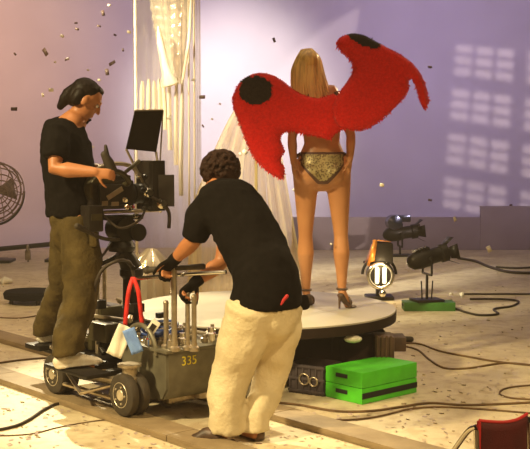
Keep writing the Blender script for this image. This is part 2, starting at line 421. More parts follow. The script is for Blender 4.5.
# linkages low between wheels
mb = MB(); mb.tube([(-.4, -.42, .12), (.38, -.40, .12)], .014); mb.tube([(-.30, -.30, .16), (.3, -.30, .20)], .03)
mb.tube([(-.36, -.36, .22), (.1, -.5, .13), (.36, -.36, .22)], .012)
mb.build('axle_rod', 'steel', do)
# centre column, chrome cross bar, push posts, handle
mb = MB(); mb.lathe((-.10, 0, .26), (0, 0, 1), [(0, .13), (.03, .13), (.05, .09), (.22, .085), (.24, .06), (.5, .055), (.52, .075), (.56, .075)], n=24)
mb.build('centre_column', 'black_metal', do)
def to_local(p): 
    q = V(p) - DO; return V((q.dot(d_), q.dot(n_), q.z))
cb = [to_local(W(134, 279, 6.55)), to_local(W(170, 275.5, 6.33)), to_local(W(226, 272, 6.15))]
mb = MB(); mb.smooth_tube(cb, .012, n=12); mb.build('chrome_bar', 'chrome', do)
posts = [(174, 266, 6.25, .017), (187.5, 294, 6.28, .014), (194, 297, 6.25, .015), (166, 303, 6.32, .015)]
for (px, py, Y, r) in posts:
    top = to_local(W(px, py, Y)); bot = V((top.x, top.y, .42))
    mb = MB(); mb.tube([bot, top], r, n=12); mb.lathe(bot, (0, 0, 1), [(0, r*2), (.02, r*2), (.03, r*1.2), (.05, r*1.2)], n=14); mb.ell(top, r*1.15, n=10)
    mb.build('push_post', 'steel', do)
h0, h1 = to_local(W(147, 270, 6.30)), to_local(W(203, 266.5, 6.20))
mb = MB(); mb.loft([(h0, .019), (h0.lerp(h1, .3), .015), (h0.lerp(h1, .7), .015), (h1, .018)], ref=(0, 0, 1), n=12); mb.ell(h0, .024)
mb.build('push_handle', 'black_rubber', do)
# monitor bracket / seat posts between column and camera operator: small gear
for i in range(30):
    mb = MB(); p = V((random.uniform(-.55, .12), random.uniform(-.18, .2), random.uniform(.27, .62)))
    if random.random() < .5: mb.box(p, (random.uniform(.03, .09), random.uniform(.03, .08), random.uniform(.02, .06)), bev=.004)
    else: mb.lathe(p, (random.uniform(-1, 1), random.uniform(-1, 1), .5), [(0, .02), (.03, .02), (.035, .012), (.05, .012)], n=12)
    mb.build('clamp_block', 'steel' if i % 2 else 'black_metal', do)
mb = MB(); mb.tube([(-.35, -.1, .26), (-.35, -.1, .72)], .016); mb.tube([(-.5, .05, .26), (-.42, .0, .8)], .014)
mb.tube([(-.55, -.15, .5), (.05, -.12, .52)], .012)
mb.build('gear_bracket', 'steel', do)
mb = MB(); mb.box((-.42, .0, .48), (.22, .2, .16), bev=.02); mb.box((-.12, -.19, .44), (.2, .12, .12), bev=.015); mb.box((-.5, .02, .32), (.25, .3, .1), bev=.02)
mb.build('battery_case', 'olive_body', do)

# things on the dolly ------------------------------------------------
def hang_loop(name, p_top, legs, wdt, m, label, cat):
    mb = MB(p_top); 
    for pts in legs:
        P = catmull(pts, 5)
        for i in range(len(P)-1):
            a, c = P[i], P[i+1]; s_ = V((wdt/2, 0, 0))
            mb.quad(a-s_, a+s_, c+s_, c-s_)
    bmesh.ops.remove_doubles(mb.bm, verts=mb.bm.verts, dist=1e-5)
    return tag(mb.build(name, m, solid=.006), label, cat)
hang_loop('ratchet_strap', W(133, 279, 6.53), [
    [W(133, 277, 6.53), W(129, 290, 6.5), W(127, 305, 6.5), W(125, 325, 6.5)],
    [W(133, 277, 6.52), W(138, 290, 6.5), W(140, 305, 6.5), W(142, 324, 6.5)]], .026, 'red_webbing',
    'bright red webbing strap looped over the end of the chrome dolly bar', 'strap')
def rag(name, px, py, Y, w_, h_, tilt, m, label):
    c0 = W(px, py, Y); mb = MB(c0); N = 8; g = []
    R = Matrix.Rotation(tilt, 3, 'Y')
    for i in range(N+1):
        row = []
        for j in range(N+1):
            u, v = (i/N-.5)*w_, (j/N-.5)*h_
            row.append(mb.bm.verts.new(c0 + R @ V((u, .007*math.sin(i*1.1+j*.5), v))))
        g.append(row)
    for i in range(N):
        for j in range(N): mb.bm.faces.new((g[i][j], g[i+1][j], g[i+1][j+1], g[i][j+1]))
    return tag(mb.build(name, m, solid=.008), label, 'cloth')
rag('rag', 120, 341, 6.30, .09, .19, .42, 'white_cloth', 'white rag draped over the dolly beside the blue one')
rag('rag', 133, 341, 6.28, .07, .15, -.35, 'blue_cloth', 'pale blue rag hanging by the white rag on the dolly')
# coil of blue cable
cc = DL(.33, -.08, .45); mb = MB(cc)
for k in range(6):
    mb.torus(cc + V((random.uniform(-.02, .02), random.uniform(-.02, .02), .012*k)), (random.uniform(-.25, .25), random.uniform(-.25, .25), 1), .10+random.uniform(-.02, .02), .009, n=24, m=6)
tag(mb.build('coiled_cable', 'cable_blue'), 'coil of dark blue cable lying on top of the grey dolly body', 'cable')
# white tag / meter
tc_ = W(153, 327, 6.36); mb = MB(tc_); Rm = Matrix.Rotation(.6, 3, 'Y')
t0 = empty('light_meter', tc_ - V((0, 0, .06)), 'small white light meter leaning among the dolly posts', 'light meter')
mb = MB(); mb.box((0, 0, .06), (.055, .025, .085), rot=Rm, bev=.006); mb.build('case', 'white_cloth', t0)
mb = MB(); mb.box((0, -.014, .06), (.032, .004, .04), rot=Rm); mb.build('display', 'black_plastic', t0)
mb = MB(); mb.tube([(0, 0, .02), (.0, 0, -.06)], .008); mb.build('stem', 'steel', t0)

# ------------------------------------------------------------------ film camera
CO = W(121, 194, 6.90); CRZ = math.radians(36)
colz = .26+.56
fcam = empty('film_camera', CO, 'black film camera with matte box mounted on the dolly column', 'film camera', CRZ)
mb = MB(); mb.box((-.10, 0, 0), (.30, .16, .18), bev=.015); mb.box((-.10, -.09, .0), (.2, .03, .13), bev=.01); mb.box((-.02, 0, .10), (.12, .12, .04), bev=.01)
bd = mb.build('body', 'black_plastic', fcam)
mb = MB(); mb.box((-.10, -.107, .01), (.12, .006, .03), rot=Matrix.Rotation(-.5, 3, 'Y')); mb.box((-.17, -.107, -.05), (.04, .006, .03)); mb.box((-.1, -.107, -.055), (.05, .006, .025))
mb.build('display_strip', 'steel', bd)
mb = MB(); mb.lathe((-.16, -.08, .03), (0, 1, 0), [(0, .02), (0, .095), (.02, .11), (.14, .11), (.16, .095), (.16, .02)], n=30)
mb.build('magazine', 'olive_body', fcam)
mb = MB(); mb.lathe((.05, 0, 0), (1, 0, 0), [(0, .055), (.03, .055), (.035, .065), (.06, .065), (.065, .055), (.10, .06), (.105, .07), (.12, .07), (.12, .05)], n=28)
ln = mb.build('lens', 'black_metal', fcam)
mb = MB(); mb.lathe((.166, 0, 0), (1, 0, 0), [(0, .048), (.01, .035), (.014, .01)], n=24); mb.build('front_glass', 'lens_glass', ln)
mb = MB()
for k in (-1, 1):
    mb.box((.215, k*.10, .05), (.09, .008, .31), bev=.002); mb.box((.215, 0, .05+k*.155), (.09, .2, .008), bev=.002)
mb.box((.175, 0, .13), (.012, .2, .14)); mb.box((.175, .08, .05), (.012, .05, .31)); mb.box((.175, -.08, .05), (.012, .05, .31))
mx = mb.build('matte_box', 'black_plastic', fcam)
mb = MB(); mb.box((.25, -.135, .02), (.10, .008, .20), rot=Matrix.Rotation(-.5, 3, 'Z')); mb.build('side_flap', 'black_plastic', mx)
mb = MB(); mb.lathe((.225, -.09, -.06), (0, -1, 0), [(0, .035), (.03, .035), (.035, .02), (.06, .02)], n=18)
mb.lathe((.14, -.075, .01), (0, -1, 0), [(0, .03), (.02, .03), (.025, .022), (.05, .022)], n=18)
mb.build('focus_knob', 'chrome', fcam)
mb = MB(); 
for k in (-1, 1): mb = MB(); mb.tube([(-.15, k*.05, -.11), (.24, k*.05, -.11)], .009); mb.build('support_rod', 'steel', fcam)
mb = MB(); mb.smooth_tube([(-.22, 0, .09), (-.18, 0, .15), (-.05, 0, .19), (.08, 0, .17), (.13, 0, .10)], .014, n=10)
mb.build('top_handle', 'steel', fcam)
mb = MB(); mb.smooth_tube([(-.02, -.08, .06), (-.02, -.14, .08), (-.08, -.17, .13), (-.15, -.18, .15)], .018, n=10)
mb.tube([(-.08, -.15, .12), (.04, -.17, .21)], .012)
vf = mb.build('viewfinder', 'olive_body', fcam)
mb = MB(); mb.loft([((-.15, -.18, .15), .026), ((-.18, -.18, .20), .032), ((-.21, -.18, .25), .022)], n=14)
mb.loft([((-.19, -.18, .22), .02), ((-.20, -.18, .30), .010)], n=10)
mb.build('eyecup', 'black_rubber', vf)
mb = MB(); mb.box((-.25, -.09, -.14), (.10, .12, .16), bev=.012); mb.build('battery', 'black_plastic', fcam)
mb = MB(); mb.box((-.25, -.153, -.13), (.07, .004, .04)); mb.build('battery_label', 'olive_body', fcam)
# side accessories and cables on the camera
for i in range(9):
    mb = MB(); p = V((random.uniform(-.05, .22), random.uniform(-.14, -.10), random.uniform(-.16, .12)))
    mb.lathe(p, (random.uniform(-.4, .4), -1, random.uniform(-.4, .4)), [(0, .016), (.018, .016), (.02, .01), (.035, .01)], n=12)
    mb.build('control_knob', 'chrome' if i % 2 == 0 else 'black_metal', fcam)
mb = MB(); mb.smooth_tube([(.16, -.10, -.02), (.22, -.13, -.06), (.27, -.13, -.12), (.27, -.13, -.22)], .012, n=8)
mb.smooth_tube([(-.2, -.1, -.1), (-.1, -.16, -.2), (.05, -.14, -.16), (.12, -.1, -.08)], .008, n=8)
mb.smooth_tube([(-.25, .0, -.1), (-.3, -.1, -.3), (-.22, -.12, -.38), (-.1, -.05, -.3)], .008, n=8)
mb.build('camera_cable', 'cable_black', fcam)
# fluid head and riser down to the dolly column
mb = MB(); mb.box((0, 0, -.145), (.26, .11, .03), bev=.006); mb.lathe((0, -.08, -.22), (0, 1, 0), [(0, .05), (0, .075), (.16, .075), (.16, .05)], n=26)
mb.lathe((.0, 0, -.36), (0, 0, 1), [(0, .08), (.03, .09), (.07, .07), (.10, .06)], n=24)
mb.lathe((.07, -.10, -.24), (0, 1, 0), [(0, .03), (0, .055), (.03, .055), (.03, .03)], n=20)
fh = mb.build('fluid_head', 'black_metal', fcam)
zb = colz - CO.z
ctl = Matrix.Rotation(-CRZ, 3, 'Z') @ (DL(-.10, 0, 0) - CO); ctl.z = 0
mb = MB(); mb.loft([(ctl + V((0, 0, zb)), .07), (ctl*.6+V((0, 0, zb+.06)), .06), ((0, 0, -.36), .06)], ref=(1, 0, 0), n=18, round_=False)
for k in range(3):
    th = k*2*PI/3+.5; mb.tube([(0, 0, -.38), (.16*math.cos(th), .16*math.sin(th), zb+.02)], .014)
mb.build('riser', 'black_metal', fcam)
mb = MB(); mb.smooth_tube([(-.03, -.05, -.28), (-.16, -.12, -.27), (-.27, -.18, -.24), (-.36, -.22, -.20)], .012, n=10)
mb.loft([((-.36, -.22, -.20), .018), ((-.43, -.25, -.17), .018)], n=12)
mb.build('pan_handle', 'black_rubber', fcam)
# lens hood flag standing over the matte box
fl = [W(135, 110.5, 6.95), W(163, 110, 7.10), W(156, 152, 7.10), W(126, 149, 6.95)]
Rinv = Matrix.Rotation(-CRZ, 3, 'Z'); fl = [Rinv @ (p - CO) for p in fl]
mb = MB(); mb.quad(*fl); mb.build('eyebrow_flag', 'black_metal', fcam, solid=.008, smooth=False)
mb = MB(); mb.tube([fl[0], fl[1]], .006); mb.tube([fl[1], fl[2]+V((.02, 0, -.2))], .005); mb.tube([fl[3], (.2, .0, .0)], .008); mb.tube([fl[2], (.27, -.05, .0)], .008)
mb.build('flag_frame', 'steel', fcam)

# long hose arcs below the camera (left of post)
pc = W(118, 300, 6.6)
mb = MB(pc); mb.smooth_tube([W(94, 294, 6.62), W(97, 280, 6.6), W(104, 268, 6.6), W(117, 261, 6.6), W(127, 261, 6.72), W(132, 268, 6.78), W(136, 292, 6.78)], .011, n=10)
tag(mb.build('hose', 'cable_black'), 'thick black hose arching below the film camera on the dolly', 'hose')

# ------------------------------------------------------------------ people tools
def hand(mb, wrist, d, nrm, side, curl=.3, s=1.0, spread=0.0):
    d = V(d).normalized(); nrm = V(nrm); nrm = (nrm - d*nrm.dot(d)).normalized(); l = d.cross(nrm)*side; w0 = V(wrist)
    mb.loft([(w0-d*.01, .027*s, .019*s), (w0+d*.03*s, .036*s, .018*s), (w0+d*.065*s, .041*s, .016*s), (w0+d*.09*s, .040*s, .012*s)], ref=l, n=12)
    def rot(v, ax, a): return Matrix.Rotation(a, 3, ax) @ v
    ax = d.cross(nrm)
    for i in range(4):
        base = w0 + d*.088*s + l*((.031-.0205*i)*s); ln = (.072, .080, .075, .058)[i]*s
        dd = (d + l*spread*(1.5-i)*.3).normalized(); pts = [(base - d*.02*s, .0095*s), (base, .0095*s)]
        for q, fr in enumerate((.45, .30, .25)):
            dd = rot(dd, ax, curl*(1.0 if q == 0 else 1.15)); base = base + dd*ln*fr; pts.append((base, (.0088, .0080, .0065)[q]*s))
        mb.loft(pts, ref=l, n=8)
    base = w0 + d*.02*s + l*.026*s; dd = (d*.55+l*.75+nrm*.25).normalized(); pts = [(base - l*.01, .013*s), (base, .013*s)]
    for q, fr in enumerate((.042, .032, .026)):
        base = base + dd*fr*s; pts.append((base, (.0115, .010, .008)[q]*s)); dd = (dd + d*.35 + nrm*curl*.5).normalized()
    mb.loft(pts, ref=nrm, n=8)
def head(mb, c, R, s=1.0):
    c = V(c)
    def p(x, y, z): return c + R @ V((x*s, y*s, z*s))
    rx = R @ V((1, 0, 0)); fw = R @ V((0, 1, 0))
    mb.ell(p(0, -.01, .03), (.074*s, .093*s, .088*s), rot=R)
    mb.ell(p(0, .022, -.04), (.060*s, .068*s, .082*s), rot=R)
    mb.ell(p(0, .062, -.098), (.024*s, .022*s, .020*s), rot=R)
    mb.ell(p(0, .075, .032), (.050*s, .020*s, .014*s), rot=R)
    mb.ell(p(.038, .062, -.025), (.020*s, .018*s, .018*s), rot=R); mb.ell(p(-.038, .062, -.025), (.020*s, .018*s, .018*s), rot=R)
    mb.loft([(p(0, .084, .018), .009*s), (p(0, .098, -.008), .011*s), (p(0, .108, -.028), .015*s, .011*s)], ref=rx, n=10)
    mb.ell(p(0, .084, -.058), (.024*s, .010*s, .006*s), rot=R); mb.ell(p(0, .082, -.070), (.020*s, .010*s, .007*s), rot=R)
    for k in (-1, 1):
        mb.ell(p(k*.077, -.008, -.012), (.010*s, .021*s, .032*s), rot=R)
def eyes(c, R, par, off, s=1.0):
    c = V(c)
    for k in (-1, 1):
        e = MB(off); e.ell(c + R @ V((k*.031*s, .074*s, .006*s)), .0108*s, n=12); eo = e.build('eye', 'eye_white', par)
        e = MB(off); e.ell(c + R @ V((k*.031*s, .0825*s, .006*s)), .0062*s, n=8); e.build('iris', 'iris_dark', eo)
def shoe(mb, heel, toe, up=(0, 0, 1), wdt=.048, h=.075, L=None):
    """sole from heel to toe at ground; low trainer"""
    a, t = V(heel), V(toe); f = (t-a).normalized(); side = f.cross(V(up)).normalized(); Ln = (t-a).length; u = V(up)
    secs = []
    for q, wd, hh in ((.02, .6, .8), (.12, .75, 1.0), (.3, .75, 1.05), (.45, .85, .95), (.6, 1.0, .72), (.78, 1.0, .55), (.9, .85, .45), (.98, .5, .3)):
        secs.append((a + f*(Ln*q) + u*(h*hh/2), wdt*wd, h*hh/2))
    mb.loft(secs, ref=side, n=14)
    mb.loft([(a + f*(Ln*q) + u*.011, wdt*wd*1.06, .011) for q, wd in ((.0, .6), (.12, .8), (.45, .82), (.65, 1.02), (.85, .95), (1.0, .45))], ref=side, n=14)

# ------------------------------------------------------------------ man one: camera operator (standing on the dolly, side on)
BO = V((W(70, 350, 6.9).x, 6.9, .282))
p1 = MB(BO)
hipR, hipL = W(77, 218, 6.78), W(70, 218, 6.98); kneeR, kneeL = W(82, 288, 6.66), W(62, 288, 7.08)
heelR, toeR = G(57, 369, .28), G(101, 363, .28); heelL, toeL = G(40, 343, .28)+V((0, 0, 0)), G(56, 341, .28)
ankR = heelR.lerp(toeR, .2)+V((0, 0, .09)); ankL = heelL.lerp(toeL, .3)+V((0, 0, .09))
pel = (hipR+hipL)/2 + V((0, 0, .04)); chest = W(67, 150, 6.88); neckb = W(76, 118, 6.88); hd = W(86, 100, 6.88)
fwd1 = V((.80, .22, -.56)).normalized(); R1 = frame_rot(fwd1, (.3, 0, 1))
fb = V((1, .1, 0)).normalized(); sd = V((.1, -1, 0)).normalized()      # forward and right-hand side
p1.loft([(pel-V((0, 0, .1)), .15, .12), (pel, .165, .13), (pel+V((-.0, 0, .14)), .145, .125), (chest, .16, .135), (chest+V((0, 0, .12)), .17, .12), (neckb-V((.01, 0, .02)), .10, .08)], ref=(0, 1, 0), n=20)
p1.loft([(neckb-V((.02, 0, .03)), .06), (neckb.lerp(hd, .5), .055), (hd-fwd1*.02, .055)], n=14)
head(p1, hd, R1, 1.02)
for (h, k, a, t) in ((hipR, kneeR, ankR, toeR), (hipL, kneeL, ankL, toeL)):
    p1.loft([(h, .085), (h.lerp(k, .5), .078), (k, .055), (k.lerp(a, .35), .055), (a, .036), (a-V((0, 0, .05)), .036)], n=14)
    p1.loft([(a-V((0, 0, .05)), .034), (a.lerp(t, .7)-V((0, 0, .045)), .035, .022)], n=10)
shR, elR, wrR = W(57, 134, 6.66), W(55, 169, 6.58), W(96, 172, 6.52)
shL, elL, wrL = W(64, 134, 7.08), W(70, 170, 7.08), W(100, 168, 6.95)
for (a, e, w_) in ((shR, elR, wrR), (shL, elL, wrL)):
    p1.loft([(a, .062), (a.lerp(e, .5), .052), (e, .044), (e.lerp(w_, .3), .048), (w_, .028)], n=14)
hand(p1, wrR, (wrR-elR).normalized()+V((0, .15, -.1)), (0.3, .9, -.3), -1, .55, .86)
hand(p1, wrL, (wrL-elL), (0, -.7, -.6), 1, .45)
man1 = p1.build('person', 'man_skin', voxel=.008, sm=2)
tag(man1, 'person in black t-shirt and olive trousers operating the film camera on the dolly', 'person')
eyes(hd, R1, man1, BO, 1.02)
mb = MB(BO)   # t-shirt
hem = pel + V((0, 0, -.02))
mb.loft([(hem-V((0, 0, .01)), .195, .165), (hem+V((0, 0, .10)), .20, .168), (chest-V((0, 0, .08)), .20, .165), (chest+V((-.01, 0, .04)), .205, .160), (chest+V((.0, 0, .13)), .185, .135), (neckb-V((.015, 0, .03)), .11, .085), (neckb+V((-.01, 0, .01)), .066, .066)], ref=(0, 1, 0), n=22, round_=False)
for (a, e) in ((shR, elR), (shL, elL)):
    mb.loft([(a+V((0, .03 if a is shR else -.03, .03)), .075), (a.lerp(e, .3), .082), (a.lerp(e, .70), .078)], n=16, round_=False)
mb.build('t_shirt', 'black_cotton', man1, voxel=.012, sm=6, disp=(.03, .10))
mb = MB(BO)   # baggy trousers
mb.loft([(pel+V((0, 0, .06)), .17, .145), (pel-V((0, 0, .06)), .18, .155), (pel-V((0, 0, .14)), .165, .14)], ref=(0, 1, 0), n=20)
mb.loft([(hipR-V((0, 0, .02)), .125), (hipR.lerp(kneeR, .55)+V((.01, 0, 0)), .122), (kneeR+V((.0, 0, 0)), .108), (kneeR.lerp(ankR, .55), .104), (ankR+V((.01, 0, .06)), .098), (ankR+V((.02, 0, -.0)), .102)], n=18, round_=False)
mb.loft([(hipL-V((0, 0, .02)), .11), (hipL.lerp(kneeL, .5), .105), (kneeL, .095), (kneeL.lerp(ankL, .55), .09), (ankL+V((0, 0, .0)), .085), (ankL-V((0, 0, .04)), .085)], n=18, round_=False)
mb.build('trousers', 'olive_cotton', man1, voxel=.012, sm=5, disp=(.045, .14))
mb = MB(BO); mb.box(hipR+V((.12, -.10, -.10)), (.05, .10, .14), bev=.02); mb.build('pocket', 'olive_cotton', man1)
mb = MB(BO); shoe(mb, heelR, toeR, wdt=.056, h=.095); mb.build('shoe', 'white_leather', man1, voxel=.008, sm=2)
mb = MB(BO); shoe(mb, heelL, toeL, wdt=.05, h=.08); mb.build('shoe', 'white_leather', man1, voxel=.008, sm=2)
mb = MB(BO)   # hair with gathered tail on the nape
def hp(x, y, z): return hd + R1 @ V((x, y, z))
mb.ell(hp(0, -.028, .048), (.080, .096, .080), rot=R1); mb.ell(hp(0, -.065, -.005), (.068, .055, .080), rot=R1)
mb.ell(hp(0, .012, .092), (.05, .06, .028), rot=R1)
for k in (-1, 1): mb.ell(hp(k*.055, -.052, -.005), (.032, .040, .065), rot=R1)
mb.loft([(hp(0, -.075, .05), .045), (W(68, 94, 6.88), .040), (W(64, 101, 6.88), .036), (W(60, 107, 6.88), .022)], n=14)
mb.build('hair', 'dark_hair', man1, voxel=.008, sm=2, disp=(.006, .02))
mb = MB(BO); mb.loft([(hp(0, .05, -.10), .03), (hp(0, .075, -.112), .02)], ref=(0, 1, 0), n=10); mb.ell(hp(0, .092, -.088), (.03, .008, .008), rot=R1)
mb.build('beard', 'dark_hair', man1, voxel=.006, sm=1)

# ------------------------------------------------------------------ man two: dolly grip leaning on the push handle
footL, footR = G(222, 443), G(256, 444)
f2 = V((-.70, .71, 0)).normalized(); r2 = V((f2.y, -f2.x, 0))      # facing away to the left; right hand side
B2 = (footL+footR)/2
pel2 = W(266, 302, 5.90); neck2 = W(213, 196, 6.22)
hipL2, hipR2 = pel2 - r2*.10 - V((0, 0, .02)), pel2 + r2*.10 - V((0, 0, .02))
kneeL2, kneeR2 = W(229, 372, 5.88), W(272, 372, 6.02)
ankL2, ankR2 = footL + V((.0, 0, .09)), footR + V((0, .06, .09))
hd2 = W(219, 176, 6.34)
m2 = MB(B2)
sp = catmull([pel2-V((0, 0, .05)), pel2+V((0, 0, .08)), pel2.lerp(neck2, .38)+V((.055, -.01, .035)), pel2.lerp(neck2, .75)+V((.04, -.02, .045)), neck2], 3)
wd = [(.165, .13), (.17, .135), (.17, .135), (.165, .13), (.16, .125), (.155, .12), (.16, .125), (.17, .13), (.18, .13), (.19, .13), (.195, .12), (.16, .10), (.09, .075)]
m2.loft([(sp[i], wd[i][0], wd[i][1]) for i in range(13)], ref=r2, n=20)
m2.loft([(neck2-f2*.02, .062), (neck2.lerp(hd2, .6), .056)], n=14)
fwd2 = (f2 + V((0, 0, -.45))).normalized(); R2 = frame_rot(fwd2); head(m2, hd2, R2, 1.02)
for (h, k, a, t) in ((hipL2, kneeL2, ankL2, footL+f2*.12), (hipR2, kneeR2, ankR2, footR+f2*.15+V((0, .06, 0)))):
    m2.loft([(h, .09), (h.lerp(k, .5), .082), (k, .058), (k.lerp(a, .35), .056), (a, .036), (a-V((0, 0, .05)), .036)], n=14)
    m2.loft([(a-V((0, 0, .05)), .034), (V((t.x, t.y, .04)), .035, .022)], n=10)
shL2, elL2, wrL2 = W(202, 211, 6.08), W(194, 240, 6.10), W(175, 259, 6.20)
shR2, elR2, wrR2 = W(232, 214, 6.42), W(222, 262, 6.36), W(197, 281, 6.28)
for (a, e, w_) in ((shL2, elL2, wrL2), (shR2, elR2, wrR2)):
    m2.loft([(a, .062), (a.lerp(e, .5), .054), (e, .046), (e.lerp(w_, .35), .049), (w_, .030)], n=14)
dL, dR = (W(168, 268, 6.24)-wrL2).normalized(), (W(188, 289, 6.28)-wrR2).normalized()
hand(m2, wrL2, dL, V((-.3, .1, -.9)), 1, .75); hand(m2, wrR2, dR, V((-.5, -.2, -.8)), -1, .8)
man2 = m2.build('person', 'man_skin', voxel=.008, sm=2)
tag(man2, 'person in black t-shirt, cream trousers and gloves leaning over to push the dolly', 'person')
eyes(hd2, R2, man2, B2, 1.02)
mb = MB(B2)   # t-shirt
sw = [(.205, .188), (.205, .187), (.20, .175), (.195, .17), (.19, .165), (.19, .16), (.19, .16), (.195, .16), (.20, .155), (.205, .15), (.212, .142), (.165, .11), (.074, .068)]
mb.loft([(sp[i] + (V((0, 0, .03)) if i > 4 else V((0, 0, .045))), sw[i][0], sw[i][1]) for i in range(0, 13)], ref=r2, n=24, round_=False)
mb.loft([(shL2+V((.045, .03, .015)), .108), (shL2.lerp(elL2, .25), .088), (shL2.lerp(elL2, .75), .076), (shL2.lerp(elL2, 1.0), .070)], n=16, round_=False)
mb.loft([(shR2+V((.0, -.03, .0)), .09), (shR2.lerp(elR2, .25), .085), (shR2.lerp(elR2, .62), .076)], n=16, round_=False)
mb.build('t_shirt', 'black_cotton', man2, voxel=.012, sm=6, disp=(.025, .11))
mb = MB(B2)   # cream trousers
mb.loft([(pel2+V((.01, 0, .05)), .185, .16), (pel2, .20, .175), (pel2-V((0, 0, .09)), .19, .165)], ref=r2, n=20)
mb.loft([(hipL2, .145), (hipL2.lerp(kneeL2, .5)+V((.015, 0, 0)), .135), (kneeL2+V((.01, 0, 0)), .115), (kneeL2.lerp(ankL2, .5), .102), (ankL2+V((.02, 0, .06)), .090), (ankL2+V((.02, 0, -.03)), .096)], n=20, round_=False)
mb.loft([(hipR2, .14), (hipR2.lerp(kneeR2, .5), .125), (kneeR2, .098), (kneeR2.lerp(ankR2, .5), .085), (ankR2+V((0, 0, .05)), .074), (ankR2+V((0, 0, -.03)), .078)], n=20, round_=False)
mb.build('trousers', 'cream_cotton', man2, voxel=.012, sm=5, disp=(.040, .15))
for (a, t) in ((G(217, 445), G(191, 441)), (footR+V((.02, .05, 0)), footR+V((-.10, .26, 0)))):
    mb = MB(B2); shoe(mb, V((a.x, a.y, 0)), V((t.x, t.y, 0)), wdt=.055, h=.09); mb.build('shoe', 'brown_leather', man2, voxel=.008, sm=2)
for (wr, d, nr, sgn, el) in ((wrL2, dL, V((-.3, .1, -.9)), 1, elL2), (wrR2, dR, V((-.5, -.2, -.8)), -1, elR2)):
    mb = MB(B2); hand(mb, wr, d, nr, sgn, .75 if sgn == 1 else .8, 1.16)
    u = (el-wr).normalized(); mb.loft([(wr-u*.02, .036), (wr+u*.015, .037)], n=14); mb.build('glove', 'black_cotton', man2, voxel=.007, sm=1)
mb = MB(B2)   # curly hair
def h2(v): return hd2 + R2 @ V(v)
mb.ell(h2((0, -.025, .035)), (.100, .105, .100), rot=R2); mb.ell(h2((0, -.06, -.02)), (.082, .065, .07), rot=R2)
for i in range(340):
    th, ph = random.uniform(0, 2*PI), random.uniform(-.8, 1.5)
    v = V((math.cos(th)*math.cos(ph)*.108, math.sin(th)*math.cos(ph)*.112-.028, math.sin(ph)*.106+.030))
    if v.y > .06 and v.z < .06: continue
    mb.ell(h2(v), random.uniform(.009, .0155), n=6)
mb.build('hair', 'curly_hair', man2, voxel=.0055, sm=1)
mb = MB(B2); q0 = W(287, 296, 5.72); mb.loft([(q0, .010), (q0+V((-.02, -.0, -.025)), .008), (q0+V((-.03, 0, -.045)), .005)], n=8)
mb.build('red_cloth_tip', 'dark_red_edge', man2)
mb = MB(B2); q1 = W(303, 298, 5.98); mb.loft([(q1, .03, .02), (q1+V((.01, 0, -.05)), .028, .018)], n=10); mb.build('belt_pouch', 'black_cotton', man2)

# ------------------------------------------------------------------ platform turntable
PH = .45
PC = V((W(262, 309, 7.8).x, 7.82, 0)); PR = .955
pf = empty('round_platform', PC, 'large round turntable platform with pale top and black rim', 'platform')
mb = MB(); mb.lathe((0, 0, PH-.012), (0, 0, 1), [(0, PR-.004), (.010, PR-.004), (.012, PR-.01)], n=96); mb.build('platform_top', 'deck_top', pf)
mb = MB(); mb.lathe((0, 0, PH-.085), (0, 0, 1), [(0, PR-.03), (.01, PR), (.073, PR+.002)], n=96); mb.build('rim', 'deck_dark', pf)
mb = MB(); mb.lathe((0, 0, .30), (0, 0, 1), [(0, .35), (.065, .35)], n=40); mb.build('bearing_ring', 'steel', pf)
mb = MB()
for sy in (-.40, .40): mb.box((.2, sy, .21), (1.3, .07, .22), bev=.008)
for sx in (-.42, .82): mb.box((sx, 0, .21), (.07, .86, .22), bev=.008)
mb.box((.2, 0, .29), (1.3, .85, .03))
for sx in (-.3, .1, .5): mb.box((sx, -.435, .20), (.05, .03, .2), bev=.004)
mb.build('under_frame', 'deck_dark', pf)
for sx in (-.4, .2, .8):
    for sy in (-.38, .40):
        mb = MB(); mb.box((sx, sy, .10), (.07, .05, .04)); mb.lathe((sx, sy-.02, .05), (0, 1, 0), [(0, .02), (0, .05), (.04, .05), (.04, .02)], n=20); mb.build('caster', 'black_rubber', pf)
mb = MB(); ow = W(353, 339, 7.12)-PC; mb.ell(ow, (.06, .03, .026)); mb.build('white_oval', 'white_cloth', pf)  # small white oval under the platform edge
mb = MB(); 
bx = W(383, 341, 7.35)-PC; mb.box((bx.x, bx.y, .20), (.13, .22, .26), bev=.01); bx2 = W(396, 338, 7.5)-PC; mb.box((bx2.x, bx2.y, .25), (.12, .18, .10), bev=.01)
for k in range(4): mb.tube([(bx.x-.05+k*.03, bx.y-.12, .14), (bx.x-.05+k*.03, bx.y-.12, .34)], .008)
mb.build('motor_box', 'base_brown', pf)

# ------------------------------------------------------------------ woman with wings (back to us)
Z0 = PH
WY = 7.75; BW = V((W(325, 300, WY).x, WY, Z0))
wm = MB(BW)
hw = W(318, 66, WY)
toesL, toesR = G(309, 305, Z0+.0), G(349, 308, Z0)
ankLw, ankRw = W(306, 291, 7.86), W(342, 290, 7.75)
kneeLw, kneeRw = W(305.5, 236, 7.78), W(341, 236, 7.74)
hipLw, hipRw = W(306, 176, 7.77), W(338, 176, 7.77)
pelw = W(322, 166, WY); waist = W(322, 143, WY); rib = W(321, 120, WY); shc = W(321, 101, WY-.0); nkw = W(313, 90, WY); hdw = W(307.5, 68, WY+.02)
wm.loft([(pelw-V((0, 0, .09)), .13, .10), (pelw-V((0, 0, .02)), .188, .118), (pelw+V((0, 0, .07)), .165, .10), (waist, .125, .085), (rib, .14, .095), (shc, .165, .085), (shc+V((0, 0, .04)), .12, .06), (nkw, .05, .045)], ref=(1, 0, 0), n=24)
wm.ell(pelw+V((-.07, -.055, -.055)), (.085, .075, .085)); wm.ell(pelw+V((.07, -.055, -.055)), (.085, .075, .085))
wm.loft([(nkw-V((0, 0, .05)), .05), (nkw.lerp(hdw, .6), .044)], n=14)
